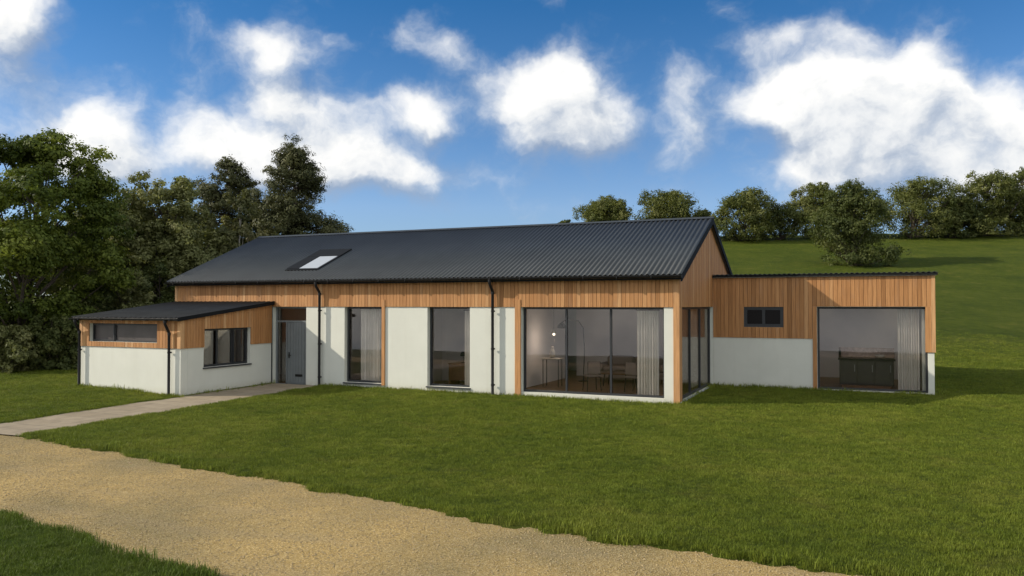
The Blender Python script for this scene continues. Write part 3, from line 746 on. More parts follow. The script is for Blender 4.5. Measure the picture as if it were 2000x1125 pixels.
def sofa(loc, rz, w, label, mat='sofa'):
    r = empty('sofa', loc, rz, label, 'sofa'); d = .9
    b = MB(); b.bbox(-w / 2, w / 2, -d / 2, d / 2, .12, .36, .03); b.build('base', M[mat], r)
    for k in range(2):
        b = MB(); b.bbox(-w / 2 + .18 + k * (w / 2 - .18) + .005, -.005 + k * (w / 2 - .18) + 0, -d / 2 - .02, d / 2 - .22, .362, .50, .05); b.build('seat_cushion', M[mat], r)
        b = MB(); b.bbox(-w / 2 + .18 + k * (w / 2 - .18) + .005, -.005 + k * (w / 2 - .18), d / 2 - .38, d / 2 - .2, .50, .86, .07); b.build('back_cushion', M[mat], r)
    for s in (-1, 1):
        b = MB(); b.bbox(min(s * w / 2, s * (w / 2 - .17)), max(s * w / 2, s * (w / 2 - .17)), -d / 2, d / 2, .361, .62, .05); b.build('armrest', M[mat], r)
    b = MB(); b.bbox(-w / 2 + .17, w / 2 - .17, d / 2 - .19, d / 2, .361, .82, .05); b.build('backrest', M[mat], r)
    for sx in (-1, 1):
        for sy in (-1, 1):
            b = MB(); b.tube([(sx * (w / 2 - .1), sy * .36, 0), (sx * (w / 2 - .1), sy * .36, .12)], [.018, .026], 8); b.build('leg', M['wood'], r)
    return r
sofa((-2.65, 5.2, .086), 0, 2.3, 'taupe two seat sofa at the back of the living room')
def coffee_table(loc, label):
    r = empty('coffee_table', loc, 0, label, 'table')
    b = MB(); b.bbox(-.6, .6, -.35, .35, .38, .42, .01); b.build('table_top', M['wood'], r)
    for sx in (-1, 1):
        for sy in (-1, 1):
            b = MB(); b.tube([(sx * .54, sy * .29, 0), (sx * .5, sy * .26, .38)], [.014, .022], 8); b.build('leg', M['metal'], r)
coffee_table((-2.6, 3.6, .086), 'low wooden table in front of the taupe sofa')
r = empty('floor_lamp', (-4.25, 4.6, .086), 0, 'black arc floor lamp behind the sliding doors', 'lamp')
b = MB(); b.lathe([(.17, 0), (.17, .02), (.03, .03)]); b.build('base', M['metal'], r)
b = MB(); b.tube([(0, 0, .02), (.05, 0, 1.0), (.02, -.03, 1.8), (-.12, -.1, 2.05), (-.45, -.3, 2.12), (-.62, -.4, 2.0)], .016, 8); b.build('pole', M['metal'], r)
b = MB(); b.lathe([(.17, 1.80), (.13, 1.92), (.03, 2.0)], -.62, -.4); b.build('lamp_shade', M['metal'], r)
r = empty('pendant_lamp', (-4.55, 2.6, 2.778), 0, 'small lit pendant lamp near the left end of the sliding doors', 'lamp')
b = MB(); b.tube([(0, 0, 0), (0, 0, -.85)], .005, 6); b.build('cord', M['metal'], r)
b = MB(); b.lathe([(.02, -.85), (.06, -.93), (.11, -.99)]); b.build('lamp_shade', M['ceramic'], r)
b = MB(); b.lathe([(.012, -.99), (.045, -1.02), (.045, -1.05), (.01, -1.08)]); b.build('bulb', M['glow'], r)
pl = bpy.data.lights.new('pendant_light', 'POINT'); pl.energy = 7; pl.shadow_soft_size = .06; pl.color = (1, .84, .68)
plo = bpy.data.objects.new('pendant_light', pl); COL.objects.link(plo); plo.parent = r; plo.location = (0, 0, -1.2)
r = empty('side_table', (-4.6, 2.6, .086), 0, 'narrow side table below the small pendant lamp', 'table')
b = MB(); b.bbox(-.3, .3, -.2, .2, .86, .9, .01); b.build('table_top', M['ceramic'], r)
for sx in (-1, 1):
    for sy in (-1, 1):
        b = MB(); b.tube([(sx * .26, sy * .16, 0), (sx * .26, sy * .16, .86)], .014, 8); b.build('leg', M['metal'], r)
b = MB(); b.lathe([(.05, .0), (.09, .08), (.10, .17), (.05, .28), (.035, .33), (.05, .36)])
o = b.build('vase', M['ceramic'], None); o.location = (-4.6, 2.6, .986); tag(o, 'round ceramic vase on the narrow side table', 'vase')
# dining table and chairs right behind the glass
def chair(loc, rz, label, grp=None, src=None):
    r = empty('dining_chair', loc, rz, label, 'chair', grp)
    if src is not None:
        for ch in src.children:
            c = ch.copy(); COL.objects.link(c); c.parent = r
        return r
    b = MB(); b.bbox(-.22, .22, -.22, .22, .43, .48, .02); b.build('seat', M['sofa'], r)
    b = MB(); b.bbox(-.21, .21, .17, .21, .52, .9, .02); b.build('backrest', M['sofa'], r)
    for sx in (-1, 1):
        for sy in (-1, 1):
            b = MB(); b.tube([(sx * .22, sy * .22, 0), (sx * .19, sy * .19, .43)] + ([(sx * .19, .2, .88)] if sy > 0 else []), .013, 8); b.build('leg', M['metal'], r)
    return r
c0 = chair((-1.75, 2.0, .086), 2.8, 'dining chair behind the right hand sliding pane beside the cream curtain')
chair((-3.05, 1.9, .086), -2.5, 'dining chair behind the middle sliding pane in the living room', None, c0)
# bedroom behind the second tall window
r = empty('desk', (-6.95, 1.6, .086), 0, 'brown wooden desk behind the narrow tall window between the downpipes', 'desk')
b = MB(); b.bbox(-.7, .7, -.35, .35, .70, .74, .01); b.build('table_top', M['wood'], r)
for s in (-1, 1):
    b = MB(); b.bbox(s * .66 - .03, s * .66 + .03, -.32, .32, 0, .70, .006); b.build('side_panel', M['wood'], r)
b = MB(); b.bbox(-.63, .63, -.33, -.31, .2, .69, .005); b.build('front_panel', M['wood'], r)
r = empty('desk_lamp', (-7.25, 1.55, .826), 0, 'small dark lamp on the brown desk', 'lamp')
b = MB(); b.lathe([(.07, 0), (.07, .015), (.012, .02)]); b.build('base', M['metal'], r)
b = MB(); b.tube([(0, 0, .015), (0, 0, .25)], .008, 8); b.build('pole', M['metal'], r)
b = MB(); b.lathe([(.11, .22), (.07, .36)]); b.build('lamp_shade', M['sofa_dark'], r)
# kitchen in the annexe
r = empty('kitchen_island', (4.55, 6.5, .086), 0, 'dark kitchen island with a thick worktop behind the annexe picture window', 'kitchen island')
b = MB(); b.bbox(-.78, .78, -.38, .38, 0.08, .86, .01); b.build('cabinet', M['darkwood'], r)
b = MB(); b.bbox(-.82, .82, -.45, .45, .862, .91, .01); b.build('worktop', M['metal'], r)
b = MB(); b.box(-.72, .72, -.34, .34, 0, .08); b.build('plinth', M['wood'], r)
for k in range(3):
    b = MB(); b.bbox(-.76 + k * .51, -.27 + k * .51, -.40, -.382, .12, .84, .006); d_ = b.build('cupboard_door', M['darkwood'], r)
    b = MB(); b.tube([(-.34 + k * .51, -.415, .5), (-.34 + k * .51, -.415, .72)], .008, 6); b.build('handle', M['chrome'], d_)
b = MB(); b.bbox(-.82, .82, .40, .449, .912, 1.22, .008); b.build('splashback', M['tile'], r)
b = MB(); b.lathe([(.04, 0), (.04, .2), (.014, .26), (.014, .33)]); o = b.build('bottle', M['metal'], None); o.location = (3.78, 6.4, .999); tag(o, 'dark bottle standing at the left of the island worktop', 'bottle')
b = MB(); b.lathe([(.05, 0), (.13, .06), (.16, .11), (.15, .11), (.04, .02)]); o = b.build('bowl', M['ceramic'], None); o.location = (4.95, 6.4, .999); tag(o, 'ceramic bowl on the right of the island worktop', 'bowl')
part_box('ceiling_beam', 'sill', 2.73, XA - .304, 7.1, 7.25, 2.70, 2.945)

# ------------------------------------------------------------------ trees
def leaves(P, nrm, size, tone, mat, parent, aspect=.62):
    """one small folded quad per leaf"""
    n = len(P); nrm = nrm / (np.linalg.norm(nrm, axis=1, keepdims=True) + 1e-9)
    a = rng.normal(size=(n, 3)); a -= nrm * np.sum(a * nrm, 1, keepdims=True); a /= np.linalg.norm(a, axis=1, keepdims=True) + 1e-9
    b = np.cross(nrm, a); s = size[:, None]
    v = np.stack([P - a * s * .5, P + b * s * .5 * aspect + nrm * s * .08, P + a * s * .55, P - b * s * .5 * aspect + nrm * s * .08], 1).reshape(-1, 3)
    f = np.arange(4 * n).reshape(n, 4)
    return np_mesh('crown', v, f, M[mat], parent, tone=np.clip(tone, 0, 1))

def tree(x, y, H, rad, kind, label, seed, mat, n_leaf=40000, leaf=.13, z_low=.25, ncl=90, name='tree', cat='tree', group=None, bark='bark', lean=0., squash=1.):
    global rng
    rng = np.random.default_rng(seed)
    z0 = float(height(x, y, False)) - .05
    root = empty(name, (x, y, z0), 0, label, cat, group)
    zc = H * z_low
    def prof(t):
        if kind == 'round': return math.sin(PI * min(1, max(.0, t * .90 + .12))) ** .55
        if kind == 'bush': return math.sqrt(max(0, 1 - max(0, (t - .3) / .74) ** 2.6)) * (.86 + .14 * min(1, t * 5))
        if kind == 'pine': return max(.25, 1.05 * math.sqrt(max(0, 1 - abs(t - .18) ** 1.4 * 1.35)) * (.82 if .52 < t < .66 else 1))
        if kind == 'birch': return math.sin(PI * min(1, max(0, t * .93 + .05))) ** .8
        return 1
    # trunk
    tp = [(0, 0, 0)]; dx = dy = 0
    nseg = 9; top = H * (.93 if kind != 'bush' else .8)
    for k in range(1, nseg + 1):
        dx += rng.normal(0, .035 * rad) + lean * H / nseg; dy += rng.normal(0, .035 * rad); tp.append((dx, dy, top * k / nseg))
    tr = (.017 if kind != 'birch' else .010) * H + .03
    tb = MB(); tb.tube([(0, 0, -.2)] + tp, [tr * 1.5] + [max(.02, tr * (1 - .9 * k / nseg)) * (1.25 if k == 0 else 1) for k in range(nseg + 1)], 9)
    def trunk_at(z):
        k = max(0, min(nseg - 1e-6, z / top * nseg)); i = int(k); w = k - i
        a, b = tp[i], tp[min(i + 1, nseg)]; return np.array([a[j] * (1 - w) + b[j] * w for j in range(3)])
    C = []; CR = []
    # uneven lobes: each tree has its own wobble in plan and height
    ph = rng.uniform(0, 2 * PI, 4)
    for k in range(ncl):
        if kind == 'pine':
            t = rng.random() ** .85
        else: t = 1 - (1 - rng.random()) ** .9 if kind != 'bush' else rng.random() ** .8
        t = min(1, max(0, t)); az = rng.uniform(0, 2 * PI)
        wob = 1 + .16 * math.sin(2 * az + ph[0]) + .12 * math.sin(3 * az + ph[1] + 4 * t) + .13 * math.sin(9 * t + ph[2] + az)
        fr = (rng.random() ** .45) * (.98 if rng.random() < .85 or name == 'hill_tree' else 1.15)
        r_ = rad * prof(t) * wob * fr
        z = zc + (H - zc) * t * (1 + .05 * math.sin(az * 2 + ph[3])) * (1 if kind != 'pine' else .97)
        c = trunk_at(z); c = c + np.array([r_ * math.cos(az), r_ * math.sin(az), 0]); c[2] = z - (.08 * r_ if kind == 'pine' else 0)
        cr = rad * rng.uniform(.17, .34) * (1 - .35 * max(0, t - .6) / .4) * squash
        C.append(c); CR.append(cr)
        if k % 2 == 0 or kind == 'pine':
            s = trunk_at(max(zc * .5, z - r_ * (.9 if kind != 'pine' else .1) - .1 * H * (kind != 'pine')))
            m = (s + c) / 2 + np.array([0, 0, -.06 * r_]) + rng.normal(0, .05 * rad, 3)
            tb.tube([tuple(s), tuple(m), tuple(c)], [tr * .33, tr * .2, .012], 5, caps=False)
    tb.build('trunk', M[bark], root)
    C = np.array(C); CR = np.array(CR); w = CR ** 2; w /= w.sum()
    cnt = rng.multinomial(n_leaf, w); idx = np.repeat(np.arange(len(C)), cnt); n = len(idx)
    d = rng.normal(size=(n, 3)); d /= np.linalg.norm(d, axis=1, keepdims=True)
    # sub-clumps: directions gathered round a few twigs per clump
    tw = rng.normal(size=(len(C), 9, 3)); tw /= np.linalg.norm(tw, axis=2, keepdims=True); tw[:, :, 2] = tw[:, :, 2] * .8 + .15
    tsel = tw[idx, rng.integers(0, 9, n)]
    rr = rng.random(n) ** .5
    off = tsel * (.45 + .6 * rng.random(n)[:, None]) + d * (.42 * rr)[:, None]
    flat = .66 if kind != 'pine' else .62
    if kind == 'bush': flat = .9
    if kind == 'birch': flat = 1.2
    off[:, 2] *= flat
    P = C[idx] + off * CR[idx][:, None] * (1.12 if kind != 'pine' else 1.35)
    P[:, 2] = np.maximum(P[:, 2], .05)
    nrm = off * .8 + d * .9 + np.array([0, 0, .55])
    ct = rng.normal(.45, .20, len(C)); tt = rng.normal(0, .12, (len(C), 9))
    tone = ct[idx] + rng.normal(0, .16, n)
    leaves(P, nrm, leaf * rng.uniform(.6, 1.35, n), tone, mat, root, .62 if kind != 'pine' else .4)
    return root

# left wood: (column in the photo, forward distance, top row, half width px, ...)
def top_h(s, v, x, y): return 2.7 + (594 - v) / FPX * s - float(height(x, y, False)) + .05
LEFT = [
    # u, s, v_top, halfwidth px, kind, mat, leaf, n, zlow, label
    (42, 31, 252, 150, 'round', 'leaf_a', .125, 90000, .18, 'large leafy tree at the left edge with sunlit upper leaves'),
    (-95, 34, 260, 140, 'round', 'leaf_a', .14, 30000, .1, 'broad tree cut off by the left edge of the picture'),
    (212, 37, 372, 95, 'bush', 'leaf_b', .13, 60000, .08, 'dull green tree between the large leafy tree and the bushy one'),
    (335, 38, 364, 100, 'bush', 'leaf_b', .13, 70000, .1, 'bushy olive green tree behind the porch roof'),
    (440, 45, 312, 62, 'pine', 'leaf_p', .14, 30000, .5, 'shorter of the two dark pines above the left end of the roof'),
    (560, 44, 280, 82, 'pine', 'leaf_p', .14, 60000, .36, 'tallest dark pine, standing highest above the left end of the roof'),
    (468, 39, 380, 60, 'birch', 'leaf_c', .11, 32000, .15, 'pale thin birch in front of the two pines'),
    (120, 40, 420, 80, 'bush', 'leaf_b', .15, 30000, .03, 'dark thicket tree filling the gap behind the large leafy tree'),
    (270, 42, 470, 90, 'bush', 'leaf_d', .15, 40000, .03, 'low dark tree behind the bushy olive green tree'),
    (400, 44, 440, 90, 'bush', 'leaf_b', .15, 36000, .03, 'dark rounded tree below the shorter pine'),
    (520, 46, 430, 80, 'bush', 'leaf_d', .15, 20000, .03, 'dark rounded tree at the foot of the tallest pine'),
]
for i, (u, s, vt, hw, kind, mt, lf, n, zl_, lab) in enumerate(LEFT):
    x, y = world_of(s, u); H = top_h(s, vt, x, y)
    tree(x, y, H, hw / FPX * s, kind, lab, 100 + i, mt, n, lf, zl_, ncl={'round': 120, 'pine': 130, 'birch': 60, 'bush': 110}[kind],
         name={'pine': 'pine_tree', 'birch': 'birch_tree'}.get(kind, 'broadleaf_tree'), group='trees behind the left end of the house', bark='bark_pale' if kind == 'birch' else 'bark')
SHR = [(25, 29.5, 640, 60, 'low dark shrub under the large leafy tree'), (115, 30.5, 625, 55, 'dark shrub beside the left wall of the porch block'),
       (-60, 30, 630, 70, 'dark shrub cut off by the left edge of the picture'), (180, 33, 560, 70, 'tall dark shrub behind the left end of the porch roof'),
       (250, 34, 540, 60, 'dark shrub behind the middle of the porch roof'), (310, 36, 520, 60, 'dark shrub beside the left end of the long house')]
for i, (u, s, vt, hw, lab) in enumerate(SHR):
    x, y = world_of(s, u); H = top_h(s, vt, x, y)
    tree(x, y, H, hw / FPX * s, 'bush', lab, 300 + i, 'leaf_d' if i % 2 else 'leaf_b', 16000, .11, .02, ncl=60, name='shrub', cat='shrub', group='shrubs under the trees on the left')
HILL = [
    # u, s, v_top, v_base (for size), halfwidth, mat, label
    (1107, 99, 432, 17, 'leaf_d', 'tiny treetop peeping over the roof ridge left of the other hill trees'),
    (1186, 95, 391, 54, 'leaf_h', 'first full rounded tree over the roof ridge, yellowish green'),
    (1314, 95, 379, 60, 'leaf_h', 'rounded tree over the roof ridge left of the gable peak'),
    (1372, 97, 414, 26, 'leaf_d', 'small dark tree tucked beside the gable peak on the skyline'),
    (1454, 92, 375, 60, 'leaf_h', 'rounded hill tree just right of the gable peak'),
    (1524, 93, 405, 34, 'leaf_d', 'low dark hill tree between two taller rounded ones'),
    (1592, 94, 362, 48, 'leaf_h', 'pale green hill tree behind the large dark lone tree'),
    (1664, 70, 364, 66, 'leaf_d', 'large dark lone tree on the slope, lower down than the rest'),
    (1778, 92, 354, 70, 'leaf_h', 'broad hill tree right of the large dark lone tree'),
    (1866, 91, 388, 42, 'leaf_d', 'low dark hill tree near the right edge between taller ones'),
    (1930, 92, 343, 58, 'leaf_h', 'tall rounded hill tree near the right edge'),
    (1998, 93, 337, 50, 'leaf_h', 'hill tree cut off by the right edge of the picture'),
]
for i, (u, s, vt, hw, mt, lab) in enumerate(HILL):
    x, y = world_of(s, u); H = top_h(s, vt, x, y); big = i == 7
    tree(x, y, H, hw / FPX * s, 'bush', lab, 500 + i, mt, 42000 if big else 26000 if hw > 40 else 9000, .17 if big else .2, .03, ncl=190 if big else 150, name='hill_tree', group='trees along the hill')

# ------------------------------------------------------------------ grass blades (instanced tufts) and loose stones
def scatter(name, pts, rot, scl, src, **kw):
    me = bpy.data.meshes.new(name); me.vertices.add(len(pts)); me.vertices.foreach_set('co', pts.astype(np.float32).ravel())
    a = me.attributes.new('rotz', 'FLOAT', 'POINT'); a.data.foreach_set('value', rot.astype(np.float32))
    a = me.attributes.new('scl', 'FLOAT', 'POINT'); a.data.foreach_set('value', scl.astype(np.float32))
    o = bpy.data.objects.new(name, me); COL.objects.link(o); tag(o, **kw)
    ng = bpy.data.node_groups.new(name, 'GeometryNodeTree')
    ng.interface.new_socket('Geometry', in_out='INPUT', socket_type='NodeSocketGeometry'); ng.interface.new_socket('Geometry', in_out='OUTPUT', socket_type='NodeSocketGeometry')
    gi = ng.nodes.new('NodeGroupInput'); go = ng.nodes.new('NodeGroupOutput')
    ip = ng.nodes.new('GeometryNodeInstanceOnPoints'); oi = ng.nodes.new('GeometryNodeObjectInfo'); oi.inputs['Object'].default_value = src
    if 'As Instance' in oi.inputs: oi.inputs['As Instance'].default_value = True
    na = ng.nodes.new('GeometryNodeInputNamedAttribute'); na.inputs['Name'].default_value = 'rotz'
    nb = ng.nodes.new('GeometryNodeInputNamedAttribute'); nb.inputs['Name'].default_value = 'scl'
    cx = ng.nodes.new('ShaderNodeCombineXYZ'); L = ng.links.new
    L(na.outputs['Attribute'], cx.inputs[2]); L(cx.outputs[0], ip.inputs['Rotation']); L(nb.outputs['Attribute'], ip.inputs['Scale'])
    L(gi.outputs[0], ip.inputs['Points']); L(oi.outputs['Geometry'], ip.inputs['Instance']); L(ip.outputs[0], go.inputs[0])
    m = o.modifiers.new('scatter', 'NODES'); m.node_group = ng
    return o
def tuft(seed, n=18, r=.08, h=.038, w=.0042):
    g = np.random.default_rng(seed); b = MB()
    for k in range(n):
        a = g.uniform(0, 2 * PI); q = r * math.sqrt(g.random()); x, y = q * math.cos(a), q * math.sin(a)
        hh = h * g.uniform(.45, 1.2); d = g.uniform(0, 2 * PI); ln = hh * g.uniform(.2, .8); ex, ey = math.cos(d), math.sin(d); px, py = -ey * w / 2, ex * w / 2
        m = (x + ex * ln * .35, y + ey * ln * .35, hh * .6); t = (x + ex * ln, y + ey * ln, hh)
        b.add([(x - px, y - py, -.01), (x + px, y + py, -.01), (m[0] + px * .8, m[1] + py * .8, m[2]), (m[0] - px * .8, m[1] - py * .8, m[2]), t], [(0, 1, 2, 3), (3, 2, 4)], float(g.random()))
    o = b.build('grass_tuft', M['blade']); COL.objects.unlink(o); return o
rng = np.random.default_rng(5)
def in_view(x, y, z=0, m=60):
    s = (x - CAM[0]) * FH.x + (y - CAM[1]) * FH.y; r = (x - CAM[0]) * RH.x + (y - CAM[1]) * RH.y
    u = 1000 + FPX * r / np.maximum(s, .1); v = 594 + FPX * (CAM[2] - z) / np.maximum(s, .1)
    return (s > 3) & (u > -m) & (u < 2000 + m) & (v < 1125 + 150), s
def footprint(x, y, m=.02):
    a = (x > XL - m) & (x < m) & (y > -m) & (y < DEP); b = (x > -.1) & (x < XA + m) & (y > D1 - m) & (y < yb); c = (x > LX0 - m) & (x < LX1 + m) & (y > LY - m) & (y < .1)
    return a | b | c
def grass_points(n, x0, x1, y0, y1, smax=32, s_ref=13.):
    x = rng.uniform(x0, x1, n); y = rng.uniform(y0, y1, n); ok, s = in_view(x, y)
    ok &= ~footprint(x, y) & (np.maximum(drive_sd(x, y), path_sd(x, y) - .03) < .03) & (s < smax)
    ok &= rng.random(n) < np.clip((s_ref / np.maximum(s, 1)) ** 1.3, 0, 1) * (1 - sst(27, smax, s))
    x, y, s = x[ok], y[ok], s[ok]; z = height(x, y)
    return np.stack([x, y, z], -1), s
x_all = []
for k in range(3):
    p, s = grass_points(420000, -34, 22, -18, 26, 44)
    sc = rng.uniform(.6, 1.05, len(p)) * (1 + np.clip(s - 12, 0, 20) * .035)
    sc *= .85 + .35 * (vnoise(p[:, 0] * 1.1, p[:, 1] * 1.1, 21) * .5 + .5)
    sc *= np.where(p[:, 1] < -13.6, 1.15, 1.0)
    # unmown fringe against the walls and along the drive
    e = drive_sd(p[:, 0], p[:, 1]); sc *= np.where(footprint(p[:, 0], p[:, 1], .16), rng.uniform(.9, 2.3, len(p)) ** 1.1, 1); sc *= np.where(e > -.12, rng.uniform(.7, 1.9, len(p)), 1); sc *= .6 + .75 * (vnoise(p[:, 0] * 4.5, p[:, 1] * 4.5, 22) * .5 + .5)
    scatter('grass', p, rng.uniform(0, 6.28, len(p)), sc, tuft(40 + k), label='short green lawn grass around the house', cat='grass', kind='stuff')
# loose stones on the drive
n = 60000; x = rng.uniform(-16, 12, n); y = rng.uniform(-16.5, -9, n); ok, s = in_view(x, y); ok &= (drive_sd(x, y) > -.05)
x, y = x[ok], y[ok]; z = height(x, y, False) - .052 + .012 * vnoise(x * 1.3, y * 1.3, 11)
b = MB(); g = np.random.default_rng(9)
b.lathe([(.004, -.004), (.011, 0), (.012, .005), (.007, .010), (.002, .011)], n=7)
b.v = [(p[0] * 1.25 + g.normal(0, .0008), p[1] * .9 + g.normal(0, .0008), p[2] + g.normal(0, .0006)) for p in b.v]
st = b.build('stone', M['pebble']); COL.objects.unlink(st)
scatter('gravel', np.stack([x, y, z], -1), rng.uniform(0, 6.28, len(x)), rng.uniform(.3, .95, len(x)), st, label='loose sandy stones lying on the gravel drive', cat='gravel', kind='stuff')

# ------------------------------------------------------------------ sky with clouds, sun
w = bpy.data.worlds.new('World'); scn.world = w; w.use_nodes = True
nt = w.node_tree; nt.nodes.clear(); L = nt.links.new
el = math.asin(SUN.z); az = math.atan2(SUN.x, SUN.y)
sky = nt.nodes.new('ShaderNodeTexSky'); sky.sky_type = 'NISHITA'; sky.sun_disc = False; sky.sun_elevation = el; sky.sun_rotation = az
sky.air_density = 1.0; sky.dust_density = .35; sky.ozone_density = 2.2; sky.altitude = 200
tc = nt.nodes.new('ShaderNodeTexCoord'); D = tc.outputs['Generated']
sep = nt.nodes.new('ShaderNodeSeparateXYZ'); L(D, sep.inputs[0])
cmb = nt.nodes.new('ShaderNodeCombineXYZ'); L(sep.outputs[0], cmb.inputs[0]); L(sep.outputs[1], cmb.inputs[1]); L(math_node(nt, 'MAXIMUM', sep.outputs[2], .012), cmb.inputs[2])
L(cmb.outputs[0], sky.inputs[0])
CLOUD_NG = bpy.data.node_groups.new('cloud field', 'ShaderNodeTree')
def ng_socket(n, io, t): CLOUD_NG.interface.new_socket(n, in_out=io, socket_type=t)
ng_socket('Dir', 'INPUT', 'NodeSocketVector'); ng_socket('Field', 'OUTPUT', 'NodeSocketFloat'); ng_socket('Base', 'OUTPUT', 'NodeSocketFloat')
g = CLOUD_NG; gi = g.nodes.new('NodeGroupInput'); go = g.nodes.new('NodeGroupOutput')
warp = g.nodes.new('ShaderNodeTexNoise'); warp.inputs['Scale'].default_value = 7; warp.inputs['Detail'].default_value = 5; warp.inputs['Roughness'].default_value = .6
g.links.new(gi.outputs[0], warp.inputs['Vector'])
ws = g.nodes.new('ShaderNodeVectorMath'); ws.operation = 'SUBTRACT'; g.links.new(warp.outputs['Color'], ws.inputs[0]); ws.inputs[1].default_value = (.5, .5, .5)
wm = g.nodes.new('ShaderNodeVectorMath'); wm.operation = 'MULTIPLY_ADD'; g.links.new(ws.outputs[0], wm.inputs[0]); wm.inputs[1].default_value = (.085, .085, .085); g.links.new(gi.outputs[0], wm.inputs[2])
CL = [  # photo column, row, half width, half height, strength of each cloud mass
    (20, 40, 90, 75, 1.0), (50, 150, 60, 40, .3),
    (185, 270, 75, 75, 1.0), (170, 330, 120, 50, .7), (255, 300, 70, 60, .35),
    (540, 100, 90, 60, .85), (545, 200, 90, 60, .95), (395, 250, 85, 75, .85), (470, 300, 120, 60, .55), (830, 215, 75, 60, 1.05), (690, 240, 110, 80, .6), (640, 325, 180, 62, .95), (780, 320, 120, 55, .55),
    (655, 70, 45, 25, .3), (800, 60, 30, 40, .3), (860, 90, 80, 40, .4), (930, 140, 90, 50, .42),
    (1090, 170, 95, 90, 1.35), (1095, 260, 95, 65, .9), (990, 210, 70, 70, .4), (1195, 230, 50, 80, .4),
    (1325, 180, 65, 65, .5), (1350, 260, 70, 60, .42), (1480, 90, 110, 35, .42), (1545, 55, 60, 30, .3), (1640, 70, 60, 35, .35), (1775, 90, 40, 45, .4),
    (1530, 180, 120, 65, 1.0), (1605, 235, 90, 105, 1.4), (1760, 190, 130, 100, 1.2), (1450, 240, 80, 50, .2), (1610, 330, 120, 55, 1.15), (1870, 260, 100, 90, 1.05), (1960, 300, 90, 90, 1.2), (1770, 305, 100, 50, .55),
    (600, 350, 300, 80, .26), (1200, 300, 280, 90, .25), (1750, 370, 350, 60, .28)]
FAR = [((-.9, -.2, .5), .35, .25), ((-.5, -.9, .35), .4, .2), ((.3, -1, .4), .5, .22), ((1, -.3, .35), .35, .2), ((1, .6, .6), .4, .25), ((-.3, .6, .9), .3, .3), ((-1, .3, .25), .3, .12)]
acc = None
def add_blob(dv, rx, rz, k):
    global acc
    dv = Vector(dv).normalized(); e1 = Vector((-dv.y, dv.x, 0)).normalized() * -1; e2 = e1.cross(dv)
    a = g.nodes.new('ShaderNodeVectorMath'); a.operation = 'DOT_PRODUCT'; g.links.new(wm.outputs[0], a.inputs[0]); a.inputs[1].default_value = e1 / rx
    b = g.nodes.new('ShaderNodeVectorMath'); b.operation = 'DOT_PRODUCT'; g.links.new(wm.outputs[0], b.inputs[0]); b.inputs[1].default_value = e2 / rz
    c = g.nodes.new('ShaderNodeVectorMath'); c.operation = 'DOT_PRODUCT'; g.links.new(wm.outputs[0], c.inputs[0]); c.inputs[1].default_value = dv
    A, B = a.outputs['Value'], b.outputs['Value']
    r2 = math_node(g, 'ADD', math_node(g, 'MULTIPLY', A, A), math_node(g, 'MULTIPLY', B, B))
    q = math_node(g, 'MULTIPLY', math_node(g, 'EXPONENT', math_node(g, 'MULTIPLY', r2, -1.15)), k)
    q = math_node(g, 'MULTIPLY', q, math_node(g, 'GREATER_THAN', c.outputs['Value'], 0))
    acc = q if acc is None else math_node(g, 'ADD', acc, q)
for u, v_, rw, rh, k in CL:
    d = ray_dir(u, v_); add_blob(d, rw * .96 / 1700, rh * .93 / 1700, k)
for d, a, b_ in FAR: add_blob(d, a, b_, .9)
bk = g.nodes.new('ShaderNodeVectorMath'); bk.operation = 'DOT_PRODUCT'; g.links.new(gi.outputs[0], bk.inputs[0]); bk.inputs[1].default_value = -FH
acc = math_node(g, 'ADD', acc, math_node(g, 'MULTIPLY', math_node(g, 'ADD', bk.outputs['Value'], .35, clamp=True), 1.7))  # unseen cloud added behind the viewer for neutral fill light
acc = math_node(g, 'MINIMUM', acc, 1.05)
n1 = g.nodes.new('ShaderNodeTexNoise'); n1.inputs['Scale'].default_value = 11; n1.inputs['Detail'].default_value = 10; n1.inputs['Roughness'].default_value = .56; n1.inputs['Lacunarity'].default_value = 2.1
mp = mapping(g, wm.outputs[0], (1, 1, 1.25)); g.links.new(mp, n1.inputs['Vector'])
fld = math_node(g, 'ADD', acc, math_node(g, 'MULTIPLY', math_node(g, 'SUBTRACT', n1.outputs['Fac'], 0.5), 1.6))
g.links.new(fld, go.inputs[0]); g.links.new(acc, go.inputs[1])
def field(offset):
    n = nt.nodes.new('ShaderNodeGroup'); n.node_tree = CLOUD_NG
    if offset is None: L(D, n.inputs[0])
    else:
        a = nt.nodes.new('ShaderNodeVectorMath'); a.operation = 'ADD'; L(D, a.inputs[0]); a.inputs[1].default_value = offset; L(a.outputs[0], n.inputs[0])
    return n
f0 = field(None)
so = SUN.copy(); so = (Vector((SUN.x * .6, SUN.y * .6, 0)) + Vector((0, 0, .95))).normalized()
f1 = field(so * .022); f2 = field(so * .055)
mr = nt.nodes.new('ShaderNodeMapRange'); mr.interpolation_type = 'SMOOTHSTEP'; mr.inputs['From Min'].default_value = .05; mr.inputs['From Max'].default_value = 1.08; L(f0.outputs[0], mr.inputs['Value'])
alpha = mr.outputs[0]
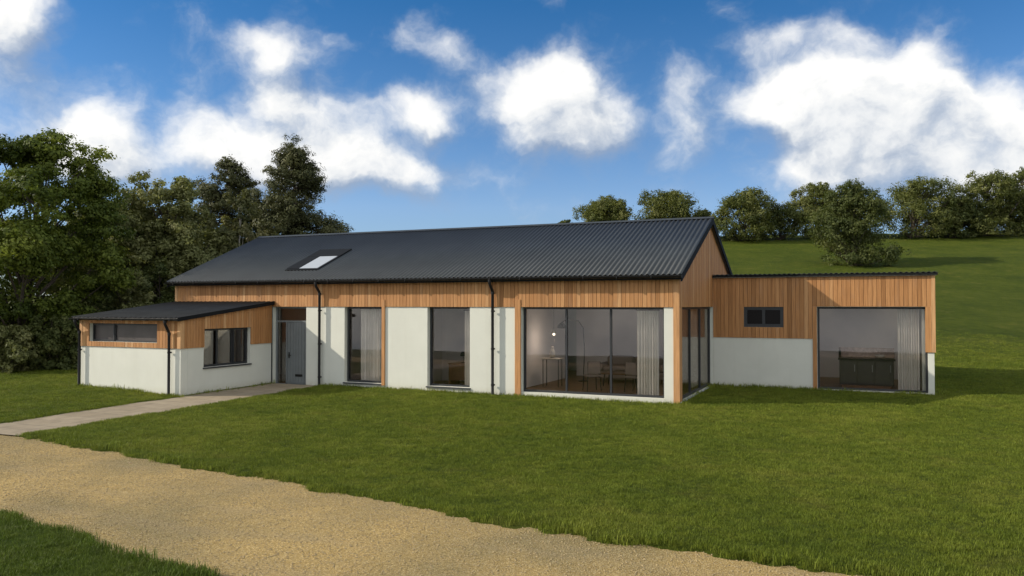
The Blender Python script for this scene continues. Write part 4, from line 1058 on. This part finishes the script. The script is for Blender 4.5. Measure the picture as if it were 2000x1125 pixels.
# how much cloud lies towards the light: more means greyer
occ = math_node(nt, 'ADD', math_node(nt, 'MULTIPLY', math_node(nt, 'MAXIMUM', f1.outputs[0], 0), .42), math_node(nt, 'MULTIPLY', math_node(nt, 'MAXIMUM', f2.outputs[0], 0), .58))
here = math_node(nt, 'MAXIMUM', f0.outputs[0], 0)
df = math_node(nt, 'SUBTRACT', here, occ)
lit = math_node(nt, 'ADD', math_node(nt, 'MULTIPLY', df, 1.0), math_node(nt, 'ADD', math_node(nt, 'MULTIPLY', here, .42), .14), clamp=True)
ccol = ramp(nt, lit, [(.0, (2.6, 3.0, 3.7)), (.35, (4.1, 4.5, 5.1)), (.65, (6.1, 6.25, 6.4)), (1, (7.4, 7.35, 7.2))])
tint = nt.nodes.new('ShaderNodeVectorMath'); tint.operation = 'MULTIPLY'; L(sky.outputs[0], tint.inputs[0])
L(ramp(nt, sep.outputs[2], [(.0, (.56, .66, .86)), (.06, (.58, .68, .88)), (.12, (.66, .76, .97)), (.24, (.40, .65, .89)), (.36, (.19, .54, .82)), (1, (.15, .5, .85))]), tint.inputs[1])
mixc = mix_col(nt, alpha, tint.outputs[0], ccol)
bd = nt.nodes.new('ShaderNodeVectorMath'); bd.operation = 'DOT_PRODUCT'; L(D, bd.inputs[0]); bd.inputs[1].default_value = -FH
bs = nt.nodes.new('ShaderNodeVectorMath'); bs.operation = 'SCALE'; L(mixc, bs.inputs[0])     # unseen sky behind the viewer brightened as added fill
L(math_node(nt, 'ADD', math_node(nt, 'MULTIPLY', math_node(nt, 'ADD', bd.outputs['Value'], .1, clamp=True), .28), 1), bs.inputs['Scale']); mixc = bs.outputs[0]
bg = nt.nodes.new('ShaderNodeBackground'); bg.inputs[1].default_value = .10; L(mixc, bg.inputs[0])
ow = nt.nodes.new('ShaderNodeOutputWorld'); L(bg.outputs[0], ow.inputs[0])

sl = bpy.data.lights.new('sun', 'SUN'); sl.energy = 3.15; sl.angle = R(.6); sl.color = (1, .91, .77)
so_ = bpy.data.objects.new('sun', sl); COL.objects.link(so_); so_.rotation_euler = (-SUN).to_track_quat('-Z', 'Y').to_euler(); so_.location = (-20, -30, 30)

# ------------------------------------------------------------------ camera, output
cam = bpy.data.cameras.new('camera'); cam.sensor_width = 36; cam.lens = FPX / 2000 * 36; cam.clip_end = 3000; cam.clip_start = .1
co = bpy.data.objects.new('camera', cam); COL.objects.link(co); co.location = CAM; co.rotation_euler = (R(90 + PITCH), 0, R(YAW))
scn.camera = co
scn.view_settings.view_transform = 'Standard'; scn.view_settings.look = 'None'; scn.view_settings.exposure = .5; scn.view_settings.gamma = 1
scn.cycles.max_bounces = 8; scn.cycles.transparent_max_bounces = 16
scn.cycles.use_denoising = True
